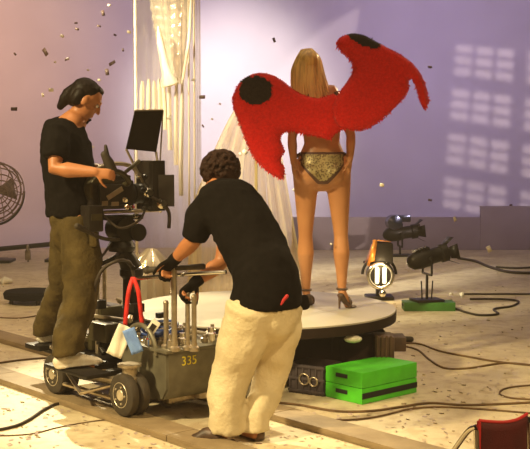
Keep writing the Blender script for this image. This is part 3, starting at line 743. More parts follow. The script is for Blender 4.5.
fww = V((-.25, .95, -.08)).normalized(); Rw = frame_rot(fww, (-.08, 0, 1)); head(wm, hdw, Rw, .95)
for (h, k, a, t) in ((hipLw, kneeLw, ankLw, toesL), (hipRw, kneeRw, ankRw, toesR)):
    wm.loft([(h+V((0, 0, .05)), .092), (h-V((0, 0, .02)), .092), (h.lerp(k, .45), .074), (h.lerp(k, .85), .055), (k, .050), (k.lerp(a, .30)+V((0, -.015, 0)), .059), (k.lerp(a, .68), .041), (a, .030)], n=18)
    wm.loft([(a+V((0, -.02, -.01)), .030), (a.lerp(t, .55)+V((0, 0, .0)), .030, .026), (t+V((0, 0, .025)), .036, .016)], ref=(1, .3, 0), n=12)
shLw, elLw, wrLw = W(299, 103, WY), W(292, 138, WY-.02), W(293.5, 163, WY-.03)
shRw, elRw, wrRw = W(342, 101, WY), W(351, 136, WY-.02), W(350, 160, WY-.03)
for (a, e, w_) in ((shLw, elLw, wrLw), (shRw, elRw, wrRw)):
    wm.loft([(a, .047), (a.lerp(e, .5), .040), (e, .033), (e.lerp(w_, .3), .035), (w_, .022)], n=14)
hand(wm, wrLw, (.08, 0, -1), (1, .2, 0), 1, .22, .9); hand(wm, wrRw, (-.05, 0, -1), (-1, .2, 0), -1, .22, .9)
woman = wm.build('person', 'woman_skin', voxel=.0085, sm=3)
tag(woman, 'person in leopard briefs and red wings posing with back turned on the round platform', 'person')
eyes(hdw, Rw, woman, BW, .95)
# long straight blond hair
mb = MB(BW)
def hq(v): return hdw + Rw @ V(v)
mb.ell(hq((0, -.018, .035)), (.088, .105, .095), rot=Rw, n=20)
for i in range(120):
    th = PI + PI*(i/119)*1.0; th += random.uniform(-.03, .03); lay = random.uniform(.85, 1.03)
    st = hq((math.cos(th)*.080*lay, math.sin(th)*.095*lay-.01, .06)); L_ = random.uniform(.25, .31)
    x = math.cos(th)
    mid = st + V((x*.034, -.012, -.10)); en = st + V((x*.055 + .028 + random.uniform(-.012, .012), -.015*abs(math.sin(th))-.01, -L_))
    top = hq((math.cos(th)*.03, math.sin(th)*.04-.015, .125))
    P = catmull([top, st, mid, en], 4); n = len(P)
    mb.loft([(p, .011*(1-.55*(j/(n-1))**2), .006) for j, p in enumerate(P)], ref=(1, 0, 0), n=6, round_=False)
mb.build('hair', 'blond_hair', woman)
# briefs
mb = MB(BW)
mb.loft([(pelw+V((0, -.004, .095)), .150, .101), (pelw+V((0, -.006, .04)), .176, .120), (pelw-V((0, .005, .01)), .186, .128)], ref=(1, 0, 0), n=28, round_=False)
bt = mb.build('briefs_waistband', 'strap_brown', woman); 
bpy.data.objects.remove(bt)
def body_back(x, z):
    """y of the back surface offset for briefs at lateral x (from pelvis) and height z rel to pelvis"""
    best = 1e9
    for s_ in (-1, 1):
        q = 1-((x-s_*.07)/.085)**2-((z+.055)/.085)**2
        if q > 0: best = min(best, -.055-.075*math.sqrt(q))
    zz = max(-.09, min(.10, z)); rx = .158+(.178-.158)*max(0, min(1, (.07-zz)/.09)); ry = .10+.018*max(0, min(1, (.07-zz)/.09))
    q = 1-(x/rx)**2
    if q > 0: best = min(best, -ry*math.sqrt(q))
    return best if best < 1e8 else -.02
def brief_panel(name, m, shrink, lift, zt=.10, zb=-.125, fr=-1):
    mb = MB(BW); N, M = 26, 18; g = []
    for j in range(M+1):
        t = j/M; z = zt + (zb-zt)*t
        half = (.150 - .012*t*4 if t < .25 else .138*(1-((t-.25)/.75)**1.25)+.022) - shrink
        row = []
        for i in range(N+1):
            x = -half + 2*half*i/N
            y = body_back(x, z)-lift if fr < 0 else -(body_back(x, max(z, -.05))+.0)*.95+lift
            row.append(mb.bm.verts.new(pelw + V((x, y, z))))
        g.append(row)
    for j in range(M):
        for i in range(N): mb.bm.faces.new((g[j][i], g[j][i+1], g[j+1][i+1], g[j+1][i]))
    return mb.build(name, m, woman, solid=.004, sm=3)
brief_panel('briefs_trim', 'strap_brown', -.012, .006)
brief_panel('briefs', 'leopard_sequin', .004, .011, zt=.085, zb=-.105)
brief_panel('briefs_front', 'leopard_sequin', 0, .006, fr=1)
for k in (-1, 1):
    mb = MB(BW); mb.smooth_tube([pelw+V((k*.15, -.03, .085)), pelw+V((k*.172, .02, .07)), pelw+V((k*.14, .075, .075))], .014); mb.build('side_strap', 'strap_brown', woman)
# heels
for (a, t, k) in ((ankLw, toesL, -1), (ankRw, toesR, 1)):
    mb = MB(BW); hb = a+V((-.012*k, -.035, -.035)); fl_ = V((t.x, t.y, Z0+.008))
    dd = (fl_-V((hb.x, hb.y, fl_.z))).normalized(); sd_ = dd.cross(V((0, 0, 1)))
    mb.loft([(hb, .03, .022), (hb.lerp(fl_, .5)-V((0, 0, .004)), .03, .014), (fl_+V((0, 0, .004)), .04, .011), (fl_+dd*.05+V((0, 0, .002)), .024, .009)], ref=sd_, n=12)
    mb.loft([(hb-V((0, 0, .01)), .017), (V((hb.x-dd.x*.01, hb.y-dd.y*.01, Z0+.05)), .008), (V((hb.x-dd.x*.01, hb.y-dd.y*.01, Z0+.004)), .007)], n=10, round_=False)
    mb.torus(a+V((0, -.01, .01)), (0, 0, 1), .034, .008, n=20); mb.torus(fl_.lerp(hb, .15)+V((0, 0, .02)), dd, .036, .008, n=20)
    mb.build('high_heel', 'brown_leather', woman)
# harness straps
mb = MB(BW); mb.smooth_tube([shc+V((.10, -.085, .06)), shc+V((.12, -.095, -.02)), rib+V((.11, -.10, .0)), rib+V((.08, -.10, -.06))], .017); 
mb.smooth_tube([shc+V((-.08, -.085, .05)), shc+V((-.09, -.095, -.02)), rib+V((-.09, -.10, 0)), rib+V((-.06, -.10, -.06))], .017)
mb.box(rib+V((.02, -.10, .04)), (.20, .03, .16), bev=.01)
mb.build('wing_harness', 'strap_brown', woman)

# wings ----------------------------------------------------------------
def inflate(name, outline, spot_c, spot_r, spot_a, yf, T, edge_soft, par, off, seed, dp=.24):
    """thick padded fur shape from a closed outline (pixels -> metres at its own depth)"""
    rnd = random.Random(seed)
    P = [V((p.x, p.z)) for p in [W(x, y, WY-dp) for x, y in outline]]
    dense = []
    for i in range(len(P)):
        p0, p1, p2, p3 = P[i-1], P[i], P[(i+1) % len(P)], P[(i+2) % len(P)]
        seg = (p2-p1).length; k = max(1, int(seg/.014))
        for q in range(k):
            t = q/k; dense.append(.5*((2*p1)+(-p0+p2)*t+(2*p0-5*p1+4*p2-p3)*t*t+(-p0+3*p1-3*p2+p3)*t**3))
    n = len(dense)
    def inside(p):
        c = False; j = n-1
        for i in range(n):
            a, b2 = dense[i], dense[j]
            if (a.y > p.y) != (b2.y > p.y) and p.x < (b2.x-a.x)*(p.y-a.y)/(b2.y-a.y)+a.x: c = not c
            j = i
        return c
    def dist(p): return min((geometry.intersect_point_line(p, dense[i], dense[(i+1) % n])[0].xy - p).length if 0 <= geometry.intersect_point_line(p, dense[i], dense[(i+1) % n])[1] <= 1 else (dense[i]-p).length for i in range(n))
    xs = [p.x for p in dense]; ys = [p.y for p in dense]; st = .016; pts = list(dense); row = 0
    y = min(ys)
    while y < max(ys):
        x = min(xs) + (st/2 if row % 2 else 0)
        while x < max(xs):
            q = V((x, y))
            if inside(q) and dist(q) > .008: pts.append(q)
            x += st
        y += st*.87; row += 1
    vs, es, fs, *_ = geometry.delaunay_2d_cdt(pts, [(i, (i+1) % n) for i in range(n)], [], 1, 1e-5)
    mb = MB(off); mb2 = MB(off); D = [dist(p) for p in vs]
    sc_ = W(*spot_c, WY-dp); sc_ = V((sc_.x, sc_.z)); cs, sn = math.cos(spot_a), math.sin(spot_a)
    def is_spot(p):
        d = p-sc_; u = d.x*cs+d.y*sn; v = -d.x*sn+d.y*cs
        return (u/spot_r[0])**2+(v/spot_r[1])**2 < 1
    def prof(d): t = min(1, d/edge_soft); return T*math.sqrt(max(0, 1-(1-t)**2))
    front = [mb.bm.verts.new((p.x, yf(p)-prof(D[i]), p.y)) for i, p in enumerate(vs)]
    back = [front[i] if D[i] < 1e-4 else mb.bm.verts.new((p.x, yf(p)+prof(D[i])*.8, p.y)) for i, p in enumerate(vs)]
    for f in fs:
        try: mb.bm.faces.new([front[i] for i in f]); mb.bm.faces.new([back[i] for i in f][::-1])
        except ValueError: pass
    def tuft(target, base, dirn, ln, r):
        dirn = dirn.normalized(); a = dirn.orthogonal().normalized(); b3 = dirn.cross(a); vv = [target.bm.verts.new(base + a*r*math.cos(k*2.1)+b3*r*math.sin(k*2.1)) for k in range(3)]
        tip = target.bm.verts.new(base+dirn*ln+V((0, 0, -ln*.3)))
        for k in range(3): target.bm.faces.new((vv[k], vv[(k+1) % 3], tip))
    for i, p in enumerate(vs):
        sp_ = is_spot(p); tg = mb2 if sp_ else mb
        for rep in range(2):
            if D[i] < 1e-4:
                c = sum((V(q) for q in (dense[(i+2) % n], dense[(i-2) % n])), V((0, 0)))/2 if i < n else p
                out = (dense[(i+1) % n]-dense[(i-1) % n]) if i < n else V((1, 0)); nr = V((out.y, -out.x))
                if inside(p+nr.normalized()*.01): nr = -nr
                tuft(tg, V((p.x, yf(p), p.y)), V((nr.x, rnd.uniform(-.3, .3), nr.y)).normalized()+V((rnd.uniform(-.4, .4), 0, rnd.uniform(-.5, .2))), rnd.uniform(.010, .026), .009)
            else:
                tuft(tg, V((p.x+rnd.uniform(-.008, .008), yf(p)-prof(D[i])+.002, p.y+rnd.uniform(-.008, .008))), V((rnd.uniform(-.7, .7), -.55, rnd.uniform(-1.0, .1))), rnd.uniform(.005, .010), .004)
    # spot cover, just proud of the fur
    for f in fs:
        if all(is_spot(vs[i]) for i in f):
            mb2.bm.faces.new([mb2.bm.verts.new((vs[i].x, yf(vs[i])-prof(D[i])-.004, vs[i].y)) for i in f])
    wing = mb.build(name, 'red_fur', par); so = mb2.build('spot', 'black_fur', wing); so['label'] = 'round black fur spot'
    return wing
LW = [(233.6, 97), (239.7, 83.5), (249.5, 76), (262, 73.2), (274, 76), (284, 82), (293.6, 89.6), (303, 94.5), (315.6, 98), (325.4, 97), (333, 94.5), (340, 100), (345, 112), (345, 127), (336, 132.5), (329, 139), (318, 136), (306, 134), (296, 131.5), (290, 131), (282, 134), (280.5, 141), (284, 150), (280, 160), (284, 168), (282.5, 178), (274, 175.5), (262, 166), (252, 153), (244.6, 136), (238.5, 119), (234, 107)]
RW = [(336.7, 44.5), (340, 38.5), (350, 34.2), (363.4, 35.2), (378, 42.5), (388, 48), (403.5, 56.7), (414.6, 66.7), (422.4, 80), (427, 94.6), (427.5, 103.5), (424.6, 108.4), (420, 101), (417, 90), (413, 80), (408.5, 79), (408, 90), (402, 99), (394.5, 107), (384.5, 117), (370, 127), (359, 130), (348, 128.5), (339, 126), (333, 114), (334.5, 103.5), (340, 92), (349, 80), (354, 68), (349, 58), (341, 51)]
wx0 = W(338, 100, WY).x
def yl(p): return WY-.17-.06*math.exp(-((p.x-wx0)/.2)**2) - .10*(max(0, wx0-p.x)/.7)**2
def yr(p): return WY-.25 - .05*math.exp(-((p.x-wx0)/.2)**2) - .08*(max(0, p.x-wx0)/.6)**2
inflate('wing', LW, (255.5, 90.5), (.118, .105), 0, yl, .055, .09, woman, BW, 3)
inflate('wing', RW, (364, 41), (.12, .042), -.32, yr, .055, .07, woman, BW, 4, .30)

# ------------------------------------------------------------------ mylar curtain column
MY = 10.4
ct = empty('mylar_curtain', V((W(165, 200, MY).x, MY, 0)), 'tall hanging column of clear and silvery plastic film behind the film camera', 'curtain')
off = ct.location.copy()
def sheet(name, cols, zs, fn, m, solid=0):
    mb = MB(off); g = [[mb.bm.verts.new(fn(c, z)) for z in zs] for c in cols]
    for i in range(len(cols)-1):
        for j in range(len(zs)-1): mb.bm.faces.new((g[i][j], g[i+1][j], g[i+1][j+1], g[i][j+1]))
    return mb.build(name, m, ct, solid=solid)
xl, xr = W(134, 100, MY).x, W(200, 100, MY).x; xc_, rc = (xl+xr)/2, (xr-xl)/2
N = 90
def outer(c, z):
    th = c*2*PI; k = 1+.035*math.sin(th*15+z*.8)+.02*math.sin(th*7)
    return V((xc_+rc*k*math.cos(th), MY+rc*k*.8*math.sin(th), z))
sheet('clear_tube', [i/N for i in range(N+1)], [.02, .4, .9, 1.4, 1.9, 2.4, 3.0, 3.8, 4.5], outer, 'clear_film')
# gathered silver funnel
def px2x(px): return W(px, 60, MY).x
zt, zk = W(165, -40, MY).z, W(165, 84, MY).z
def funnel(c, z):
    t = (z-zk)/(zt-zk); th = c*2*PI
    wl, wr_ = px2x(166-22*max(0, t)**.9), px2x(182+12*max(0, t)); cx, rx = (wl+wr_)/2, (wr_-wl)/2
    k = 1+.05*math.sin(th*9+z*4)+.03*math.sin(z*70+th*2)
    return V((cx+rx*k*math.cos(th), MY+rx*k*.7*math.sin(th)*.8, z))
zsf = [zk+(zt-zk)*j/70 for j in range(71)]
sheet('gathered_funnel', [i/60 for i in range(61)], zsf, funnel, 'mylar_sheer')
mb = MB(off); P_ = [(161, 30), (163, 45), (165.5, 60), (169, 75), (172, 86)]; wds = (.012, .034, .036, .045, .085)
mb.loft([(V((px2x(a), MY-.24, W(165, b, MY).z)), wds[i], .02) for i, (a, b) in enumerate(P_)], ref=(1, 0, 0), n=12)
mb.build('bright_core', 'mylar', ct)  # opaque strip added for the hot, bright core of the funnel
mb = MB(off); mb.tube([V((px2x(195), MY-.2, zt)), V((px2x(191), MY-.2, W(165, 40, MY).z)), V((px2x(184), MY-.15, zk+.03))], .014); mb.build('edge_fold', 'mylar', ct)
mb = MB(off)
for q_, px in enumerate((143.5, 149, 155, 160.5, 166, 171.5, 177.5, 182.5)):
    top_, bot_ = zk + random.uniform(-.0, .05), W(100, (112, 114, 118, 122, 130, 150, 165, 195)[q_], MY).z
    g = []
    for j_ in range(16):
        z = top_+(bot_-top_)*j_/15; row = []
        for i_ in range(7):
            a_ = (i_/6-.5)*PI; hw_ = .021*(.55+.45*min(1, j_/4))
            row.append(mb.bm.verts.new((px2x(px)+hw_*math.sin(a_)+.01*math.sin(z*3+q_), MY-.14-.03*math.cos(a_)+.02*math.sin(q_*2.2), z)))
        g.append(row)
    for j_ in range(15):
        for i_ in range(6): mb.bm.faces.new((g[j_][i_], g[j_][i_+1], g[j_+1][i_+1], g[j_+1][i_]))
mb.build('pleated_skirt', 'mylar', ct)
mb = MB(off)
for px in (137, 189.5, 195): mb.tube([W(px, 470, MY-.1)*0+V((px2x(px), MY-.12, .02)), V((px2x(px), MY-.12, 4.5))], .014 if px < 150 else .009)
mb.build('edge_strip', 'mylar', ct)
# crumpled foil added for the dome-shaped bright reflection low on the tube
fbm = MB(off); c0 = W(156, 256, 8.9)
foil = MB(off); cf = V((px2x(157), MY-.62, .55)); 
for i in range(11):
    th = i*2*PI/11
    foil.loft([(cf+V((.14*math.cos(th), .14*math.sin(th), -.55)), .10), (cf+V((.13*math.cos(th), .13*math.sin(th), -.2)), .085), (cf+V((.10*math.cos(th), .10*math.sin(th), .02)), .06), (cf+V((.03*math.cos(th), .03*math.sin(th), .12)), .02)], n=8)
foil.build('reflection_foil', 'mylar', ct, disp=(.05, .06))

# champagne film drape behind the wing, hanging from a stand
dr = empty('film_drape', V((W(240, 150, 9.3).x, 9.3, 0)), 'sheer champagne plastic drape hanging behind the left red wing', 'drape')
off = dr.location.copy(); ct = dr
def dpx(px, Y=9.3): return W(px, 150, Y).x
def drape(c, z):
    top = W(240, 108, 9.3).z; t = max(0, (top-z)/top)
    xl_ = dpx(236-42*min(1, t*2.2)**.8-10*t); xr_ = dpx(262+12*t)
    return V((xl_+(xr_-xl_)*c, 9.3+.05*math.sin(c*26+z*.6)+.03*math.sin(c*11+z*3), z))
sheet('sheer_panel', [i/60 for i in range(61)], [.02+(W(240, 106, 9.3).z-.02)*j/30 for j in range(31)], drape, 'champagne_film')
def drape2(c, z):
    top = W(270, 120, 9.3).z; t = (top-z)/top
    xl_ = dpx(262+14*t); xr_ = dpx(276+38*t)
    return V((xl_+(xr_-xl_)*c, 9.38+.04*math.sin(c*14+z*2), z))
sheet('sheer_tail', [i/36 for i in range(37)], [.02+(W(270, 118, 9.3).z-.02)*j/24 for j in range(25)], drape2, 'champagne_film')
mb = MB(off); tpz = W(250, 106, 9.3).z; mb.tube([(dpx(256), 9.45, .03), (dpx(256), 9.45, tpz)], .014); mb.tube([(dpx(236), 9.36, tpz), (dpx(280), 9.40, tpz)], .01)
for k in range(3): mb.tube([(dpx(256), 9.45, .4), (dpx(256)+.3*math.cos(k*2.1+.5), 9.45+.3*math.sin(k*2.1+.5), .012)], .01)
mb.build('drape_stand', 'steel', dr)

# ------------------------------------------------------------------ floor things
# green apple boxes
Cn = G(362, 405); ud = V((.737, .676, 0)).normalized(); vd = V((-ud.y, ud.x, 0)); AZ = math.atan2(ud.y, ud.x)
def apple_box(loc, rz, h, label, m='green_paint', group=None, stripe=False, L_=.525, Wd=.315):
    o = empty('apple_box', loc, label, 'apple box', rz, group)
    mb = MB(); mb.box((L_/2, Wd/2, h/2), (L_, Wd, h-.002), bev=.004); mb.build('box_shell', m, o)
    if h > .05:
        mb = MB(); mb.box((-.001, Wd*.55, h*.58), (.004, .10, .026), bev=.0015); mb.build('hand_hole', 'slot_black', o); mb = MB(); mb.box((L_+.001, Wd*.5, h*.58), (.004, .10, .026), bev=.0015); mb.build('hand_hole', 'slot_black', o)
    if stripe:
        mb = MB(); mb.box((L_/2, -.0015, h*.52), (L_, .004, h*.36)); mb.build('side_stripe', 'slot_black', o)
    return o
apple_box(Cn, AZ, .099, 'bright green half box with a black side stripe, lowest of the pair by the platform', group='green boxes by the platform', stripe=True)
apple_box(Cn+V((0, 0, .1)), AZ, .099, 'bright green half box resting on top of the striped one by the platform', group='green boxes by the platform')
# green box edge behind
# dark crate
cr = empty('crate', G(289, 392), 'dark plastic crate beside the bright green boxes', 'crate', math.radians(-32))
mb = MB(); Lc, Wc, Hc = .26, .24, .19
mb.box((Lc/2, Wc/2, .01), (Lc, Wc, .02))
for (c, s_) in (((Lc/2, .005, Hc/2), (Lc, .01, Hc)), ((Lc/2, Wc-.005, Hc/2), (Lc, .01, Hc)), ((.005, Wc/2, Hc/2), (.01, Wc, Hc)), ((Lc-.005, Wc/2, Hc/2), (.01, Wc, Hc))): mb.box(c, s_)
for z in (.02, .10, Hc-.012): mb.box((Lc/2, -.004, z), (Lc+.01, .012, .018), bev=.003)
for k in range(6): mb.box((.01+k*(Lc-.02)/5, -.004, Hc/2), (.012, .01, Hc), bev=.002)
mb.build('crate_shell', 'crate_dark', cr)
mb = MB(); mb.torus((.12, -.014, .10), (0, 1, 0), .035, .006, n=20); mb.torus((.19, -.014, .09), (0, 1, 0), .028, .006, n=20); mb.build('coil_mark', 'steel', cr)

# stage lights -------------------------------------------------------------
def stage_lamp(loc, rz, label, s=1.0, tilt=.1, lens='lens_glass', top=None, h=.30, base=True):
    o = empty('stage_light', loc, label, 'stage light', rz)
    ax = V((math.cos(tilt), 0, math.sin(tilt))); c = V((0, 0, h))
    mb = MB(); mb.lathe(c-ax*.20*s, ax, [(-.03*s, .012*s), (-.02*s, .04*s), (0, .06*s), (.03*s, .085*s), (.10*s, .095*s), (.22*s, .095*s), (.24*s, .08*s), (.34*s, .08*s), (.35*s, .095*s), (.42*s, .095*s), (.42*s, .07*s)], n=26)
    up = V((-ax.z, 0, ax.x))
    for k in range(5): mb.box(c-ax*(.12-k*.035)*s+up*.10*s, (.012*s, .12*s, .03*s), rot=Matrix.Rotation(-tilt, 3, 'Y'))
    mb.build('housing', 'black_metal', o)
    mb = MB(); mb.lathe(c+ax*.215*s, ax, [(0, .068*s), (.012*s, .05*s), (.02*s, .01*s)], n=22); mb.build('lens', lens, o)
    for k in (0, 1, 2, 3):
        th = k*PI/2; sdv = V((0, math.cos(th), 0))+up*math.sin(th)
        cdv = V((0, -math.sin(th), 0))+up*math.cos(th)
        a = c+ax*.22*s+sdv*.09*s; e = a+ax*.08*s+sdv*.05*s
        mb = MB(); mb.quad(a-cdv*.06*s, a+cdv*.06*s, e+cdv*.08*s, e-cdv*.08*s); mb.build('barn_door', 'black_metal', o, solid=.003)
    mb = MB()
    for k in (-1, 1): mb.tube([(0, k*.12*s, h), (0, k*.12*s, h-.17*s)], .012*s)
    mb.tube([(0, -.12*s, h-.17*s), (0, .12*s, h-.17*s)], .012*s)
    mb.tube([(0, 0, h-.17*s), (0, 0, .02)], .014*s)
    for k in (-1, 1): mb.lathe((0, k*.10*s, h), (0, k, 0), [(0, .02*s), (.04*s, .02*s)], n=12)
    mb.build('yoke', 'black_metal', o)
    if base:
        mb = MB(); mb.box((0, 0, .012), (.30*s, .24*s, .022), bev=.004); mb.build('base_plate', 'black_metal', o)
    return o
gb = G(427, 310); gb2 = apple_box(gb + V((-.235, -.09, 0)), 0, .085, 'dull green box under the small stage light on the open floor', m='dark_green_paint', L_=.50, Wd=.22)
lb = gb + V((-.0, .02, .086)); s1 = stage_lamp(lb, .25, 'black stage light standing on the dull green box', .95, .25, h=.43, base=True)
mb = MB()
for k in (-.05, .05): mb.tube([(k, 0, .02), (k*1.2, 0, .2)], .007)
mb.build('stand_leg', 'black_metal', s1)
lb = G(400, 256); s2 = stage_lamp(lb, .1, 'black stage light with painted lens glint and hood tinted as if lit blue at the far floor', 1.15, .12, lens='glint_lens', h=.34)
mb = MB(); mb.lathe((-.10, -.12, .50), (0, 1, 0), [(0, .03), (.02, .11), (.22, .11), (.24, .08)], n=24); mb.box((.02, 0, .56), (.24, .2, .10), bev=.02); mb.box((-.02, 0, .43), (.1, .1, .12)); mb.build('hood', 'blue_lit_steel', s2)
# bright lit lamp with orange hood
lo = G(379, 299); s3 = empty('flood_light', lo, 'lit flood light with orange gel hood and chrome face beside the platform', 'stage light', 0); s3.scale = (1.1, 1.1, 1.1)
S = 9.5
mb = MB(); mb.lathe((0, .06, .24), (0, -1, 0), [(0, .08), (.02, .125), (.16, .13), (.18, .11)], n=30); mb.box((.01, .1, .30), (.2, .16, .3), bev=.03)
mb.build('housing', 'black_metal', s3)
mb = MB(); mb.torus((0, -.13, .24), (0, 1, 0), .115, .020, n=36); mb.lathe((0, -.1, .24), (0, 1, 0), [(0, .02), (.03, .09), (.0, .11)], n=30); mb.build('chrome_ring', 'chrome', s3)
for k in (-.035, .035):
    mb = MB(); mb.loft([((k, -.15, .18), .020), ((k, -.15, .31), .020)], n=12); mb.build('lamp_tube', 'lamp_tube', s3)
mb = MB(); mb.quad((-.125, -.13, .36), (-.07, -.12, .58), (-.03, -.12, .58), (-.06, -.13, .38)); mb.quad((-.07, -.12, .58), (-.06, .12, .55), (.09, .12, .55), (.10, -.12, .56)); mb.quad((-.11, -.13, .33), (-.06, -.12, .53), (-.06, .12, .52), (-.13, .10, .33))
mb.build('gel_hood', 'orange_gel', s3, solid=.006)
mb = MB(); mb.box((.03, -.05, .45), (.18, .14, .20), bev=.02); mb.build('vent_box', 'black_metal', s3)
mb = MB(); mb.torus((0, 0, .24), (0, 1, 0), .16, .014, n=24, arc=PI, a0=(-1, 0, 0)); mb.box((0, 0, .02), (.26, .26, .035), bev=.01); mb.box((0, 0, .08), (.06, .06, .1)); mb.build('stand', 'black_metal', s3)
mb = MB(); mb.ell((.015, -.17, .075), (.035, .03, .035)); mb.build('bright_knob', 'chrome', s3)
l = bpy.data.lights.new('flood_glow', 'POINT'); l.energy = 5; l.color = (1, .75, .4); l.shadow_soft_size = .05
lg = bpy.data.objects.new('flood_glow', l); C.objects.link(lg); lg.location = lo + V((0, -.28, .35))

# drum fan at left edge
fz = G(2, 262); fan = empty('drum_fan', fz, 'wire caged drum fan on a stand at the left edge', 'fan')
fcx = W(-6, 192, fz.y) - fz; Rf = .42; axf = V((.62, -.76, -.18)).normalized()
mb = MB()
for k, rr in enumerate((.42, .36, .28, .20, .12, .05)):
    mb.torus(fcx+axf*(.20-(rr/.42)**2*.12), axf, rr, .009, n=40, m=6)
for rr in (.42, .40): mb.torus(fcx-axf*(.02 if rr == .42 else .2), axf, rr, .011, n=40, m=6)
q = axf.orthogonal().normalized(); q2 = axf.cross(q)
for k in range(16):
    th = k*2*PI/16; dv = q*math.cos(th)+q2*math.sin(th)
    mb.tube([fcx+axf*.2+dv*.03, fcx+axf*.16+dv*.28, fcx+axf*.08+dv*.42, fcx-axf*.2+dv*.40], .006, n=6)
mb.build('cage', 'fan_wire', fan)
mb = MB(); mb.lathe(fcx-axf*.28, axf, [(0, .06), (.02, .09), (.2, .09), (.22, .04), (.36, .04)], n=20); mb.build('motor', 'black_metal', fan)
for k in range(3):
    th = k*2*PI/3; dv = q*math.cos(th)+q2*math.sin(th); dw = q*math.cos(th+.9)+q2*math.sin(th+.9)
    mb = MB(); mb.quad(fcx+dv*.05, fcx+dv*.36+axf*.05, fcx+dw*.34-axf*.06, fcx+dw*.05-axf*.03); mb.build('fan_blade', 'fan_wire', fan, solid=.006)
mb = MB(); mb.tube([fcx-V((0, 0, .42)), V((fcx.x, fcx.y, .03))], .03)
mb.torus(fcx, V((-axf.y, axf.x, 0)).cross(V((0, 0, 1))), .46, .018, n=28, m=8, arc=PI, a0=tuple(V((axf.y, -axf.x, 0))))
mb.box((fcx.x, fcx.y, .02), (.5, .4, .04), bev=.01); mb.build('stand', 'black_metal', fan)

# dark low round thing on floor
pb = G(30, 303); rs = empty('round_cushion', pb, 'low flat round black cushion on four small feet behind the camera operator', 'cushion')
mb = MB(); mb.lathe((0, 0, .045), (0, 0, 1), [(0, .22), (.01, .26), (.06, .27), (.085, .25), (.095, .05)], n=40); mb.build('cushion_pad', 'black_cotton', rs)
for k in range(4):
    th = k*PI/2+.6; mb = MB(); mb.lathe((.2*math.cos(th), .2*math.sin(th), 0), (0, 0, 1), [(0, .018), (.05, .022)], n=12); mb.build('foot', 'black_rubber', rs)

# pipe along the foot of the wall with hanging clamp
p0, p1_ = W(-12, 250, 15.5), W(64, 243, 15.5)
mb = MB((p0+p1_)/2); mb.tube([p0, p1_], .035, n=10)
for t in (.02, .98):
    q = p0.lerp(p1_, t); mb.tube([q, V((q.x, q.y, .02))], .02)
mb.box((p0.x+.1, 15.5, .02), (.3, .3, .04)); mb.box((p1_.x-.1, 15.5, .02), (.3, .3, .04))
tag(mb.build('pipe_rail', 'black_metal'), 'low dark pipe rail standing before the foot of the backdrop', 'pipe')
cp = W(28, 255, 15.42); mb = MB(cp); mb.box(cp, (.08, .06, .14), bev=.01); mb.torus(cp+V((0, 0, .09)), (1, 0, 0), .045, .015); mb.tube([cp, cp-V((0, 0, .12))], .015)
tag(mb.build('pipe_clamp', 'steel'), 'small metal clamp hanging on the low pipe rail', 'clamp')
sb = G(4, 284); mb = MB(sb); mb.loft([(sb+V((-.1, 0, .04)), .04), (sb+V((.0, 0, .04)), .05), (sb+V((.07, .02, .035)), .03)], n=12)
tag(mb.build('work_glove', 'white_cloth'), 'pale crumpled glove lying on the floor at the left edge', 'glove')

# cables ----------------------------------------------------------------
def cable(pts, r, m, label, mat_='cable_black'):
    if mat_ == 'cable_tan': r *= .75
    P = [G(x, y, r) for x, y in pts]
    mb = MB(V((P[0].x, P[0].y, 0))); mb.smooth_tube(P, r, n=8, sub=8)
    return tag(mb.build('floor_cable', mat_), label, 'cable', 'cables on the studio floor')
cable([(-8, 431), (15, 426), (30, 419), (45, 409), (60, 403), (80, 402), (110, 412), (150, 423)], .009, 0, 'dark cable curving up from the bottom left corner to the dolly wheel')
cable([(-8, 436), (30, 434), (60, 427), (95, 421), (122, 419)], .005, 0, 'thin cable lying below the thick one at bottom left', 'cable_tan')
cable([(-8, 335), (15, 337), (30, 341), (45, 349), (58, 356)], .011, 0, 'dark cable at left leading to the rear foot of the camera operator')
cable([(-8, 364), (20, 360), (45, 358), (60, 360)], .010, 0, 'cable crossing the far track board at left', 'cable_tan')
cable([(-8, 317), (20, 318), (45, 314), (60, 311)], .008, 0, 'thin cable just below the round black cushion', 'cable_tan')
cable([(270, 402), (300, 405), (335, 411), (370, 411), (400, 407), (430, 403), (470, 405), (540, 402)], .010, 0, 'cable running right from the dolly below the green boxes', 'cable_tan')
cable([(262, 414), (300, 418), (340, 420), (375, 417), (410, 409), (440, 407), (480, 409), (540, 414)], .008, 0, 'wavy cable passing just above the red chair back', 'cable_tan')
cable([(404, 346), (418, 350), (430, 360), (445, 368), (470, 368), (505, 363), (540, 366)], .010, 0, 'lower of two cables leaving the platform motor to the right', 'cable_tan')
cable([(404, 343), (420, 344), (440, 351), (470, 357), (500, 362), (540, 366)], .010, 0, 'upper of two cables leaving the platform motor to the right', 'cable_tan')
cable([(540, 385), (520, 386), (504, 389), (500, 394), (512, 398), (540, 400)], .008, 0, 'cable bend at the right edge above the red chair', 'cable_tan')
cable([(454, 308), (465, 312), (480, 315), (498, 314), (494, 309), (512, 306), (518, 301), (500, 299), (470, 299)], .011, 0, 'looping cable tail right of the dull green box')
cable([(464, 294), (490, 294), (515, 294), (540, 294)], .011, 0, 'straight cable above the looping tail at the right edge')
cable([(458, 258), (475, 261), (490, 267), (510, 272), (540, 273)], .018, 0, 'thick cable trailing right from the light on the green box')
cable([(496, 267), (515, 268), (540, 267)], .014, 0, 'short far cable at the right edge')
cable([(392, 262), (375, 263), (364, 262)], .02, 0, 'short cable behind the flood light')
mb = MB(G(405, 342)); q = G(405, 343); mb.loft([(q+V((-.06, 0, .03)), .028), (q+V((.05, 0, .03)), .024)], n=12)
tag(mb.build('cable_plug', 'black_rubber'), 'black plug connector on the floor by the platform motor', 'plug')

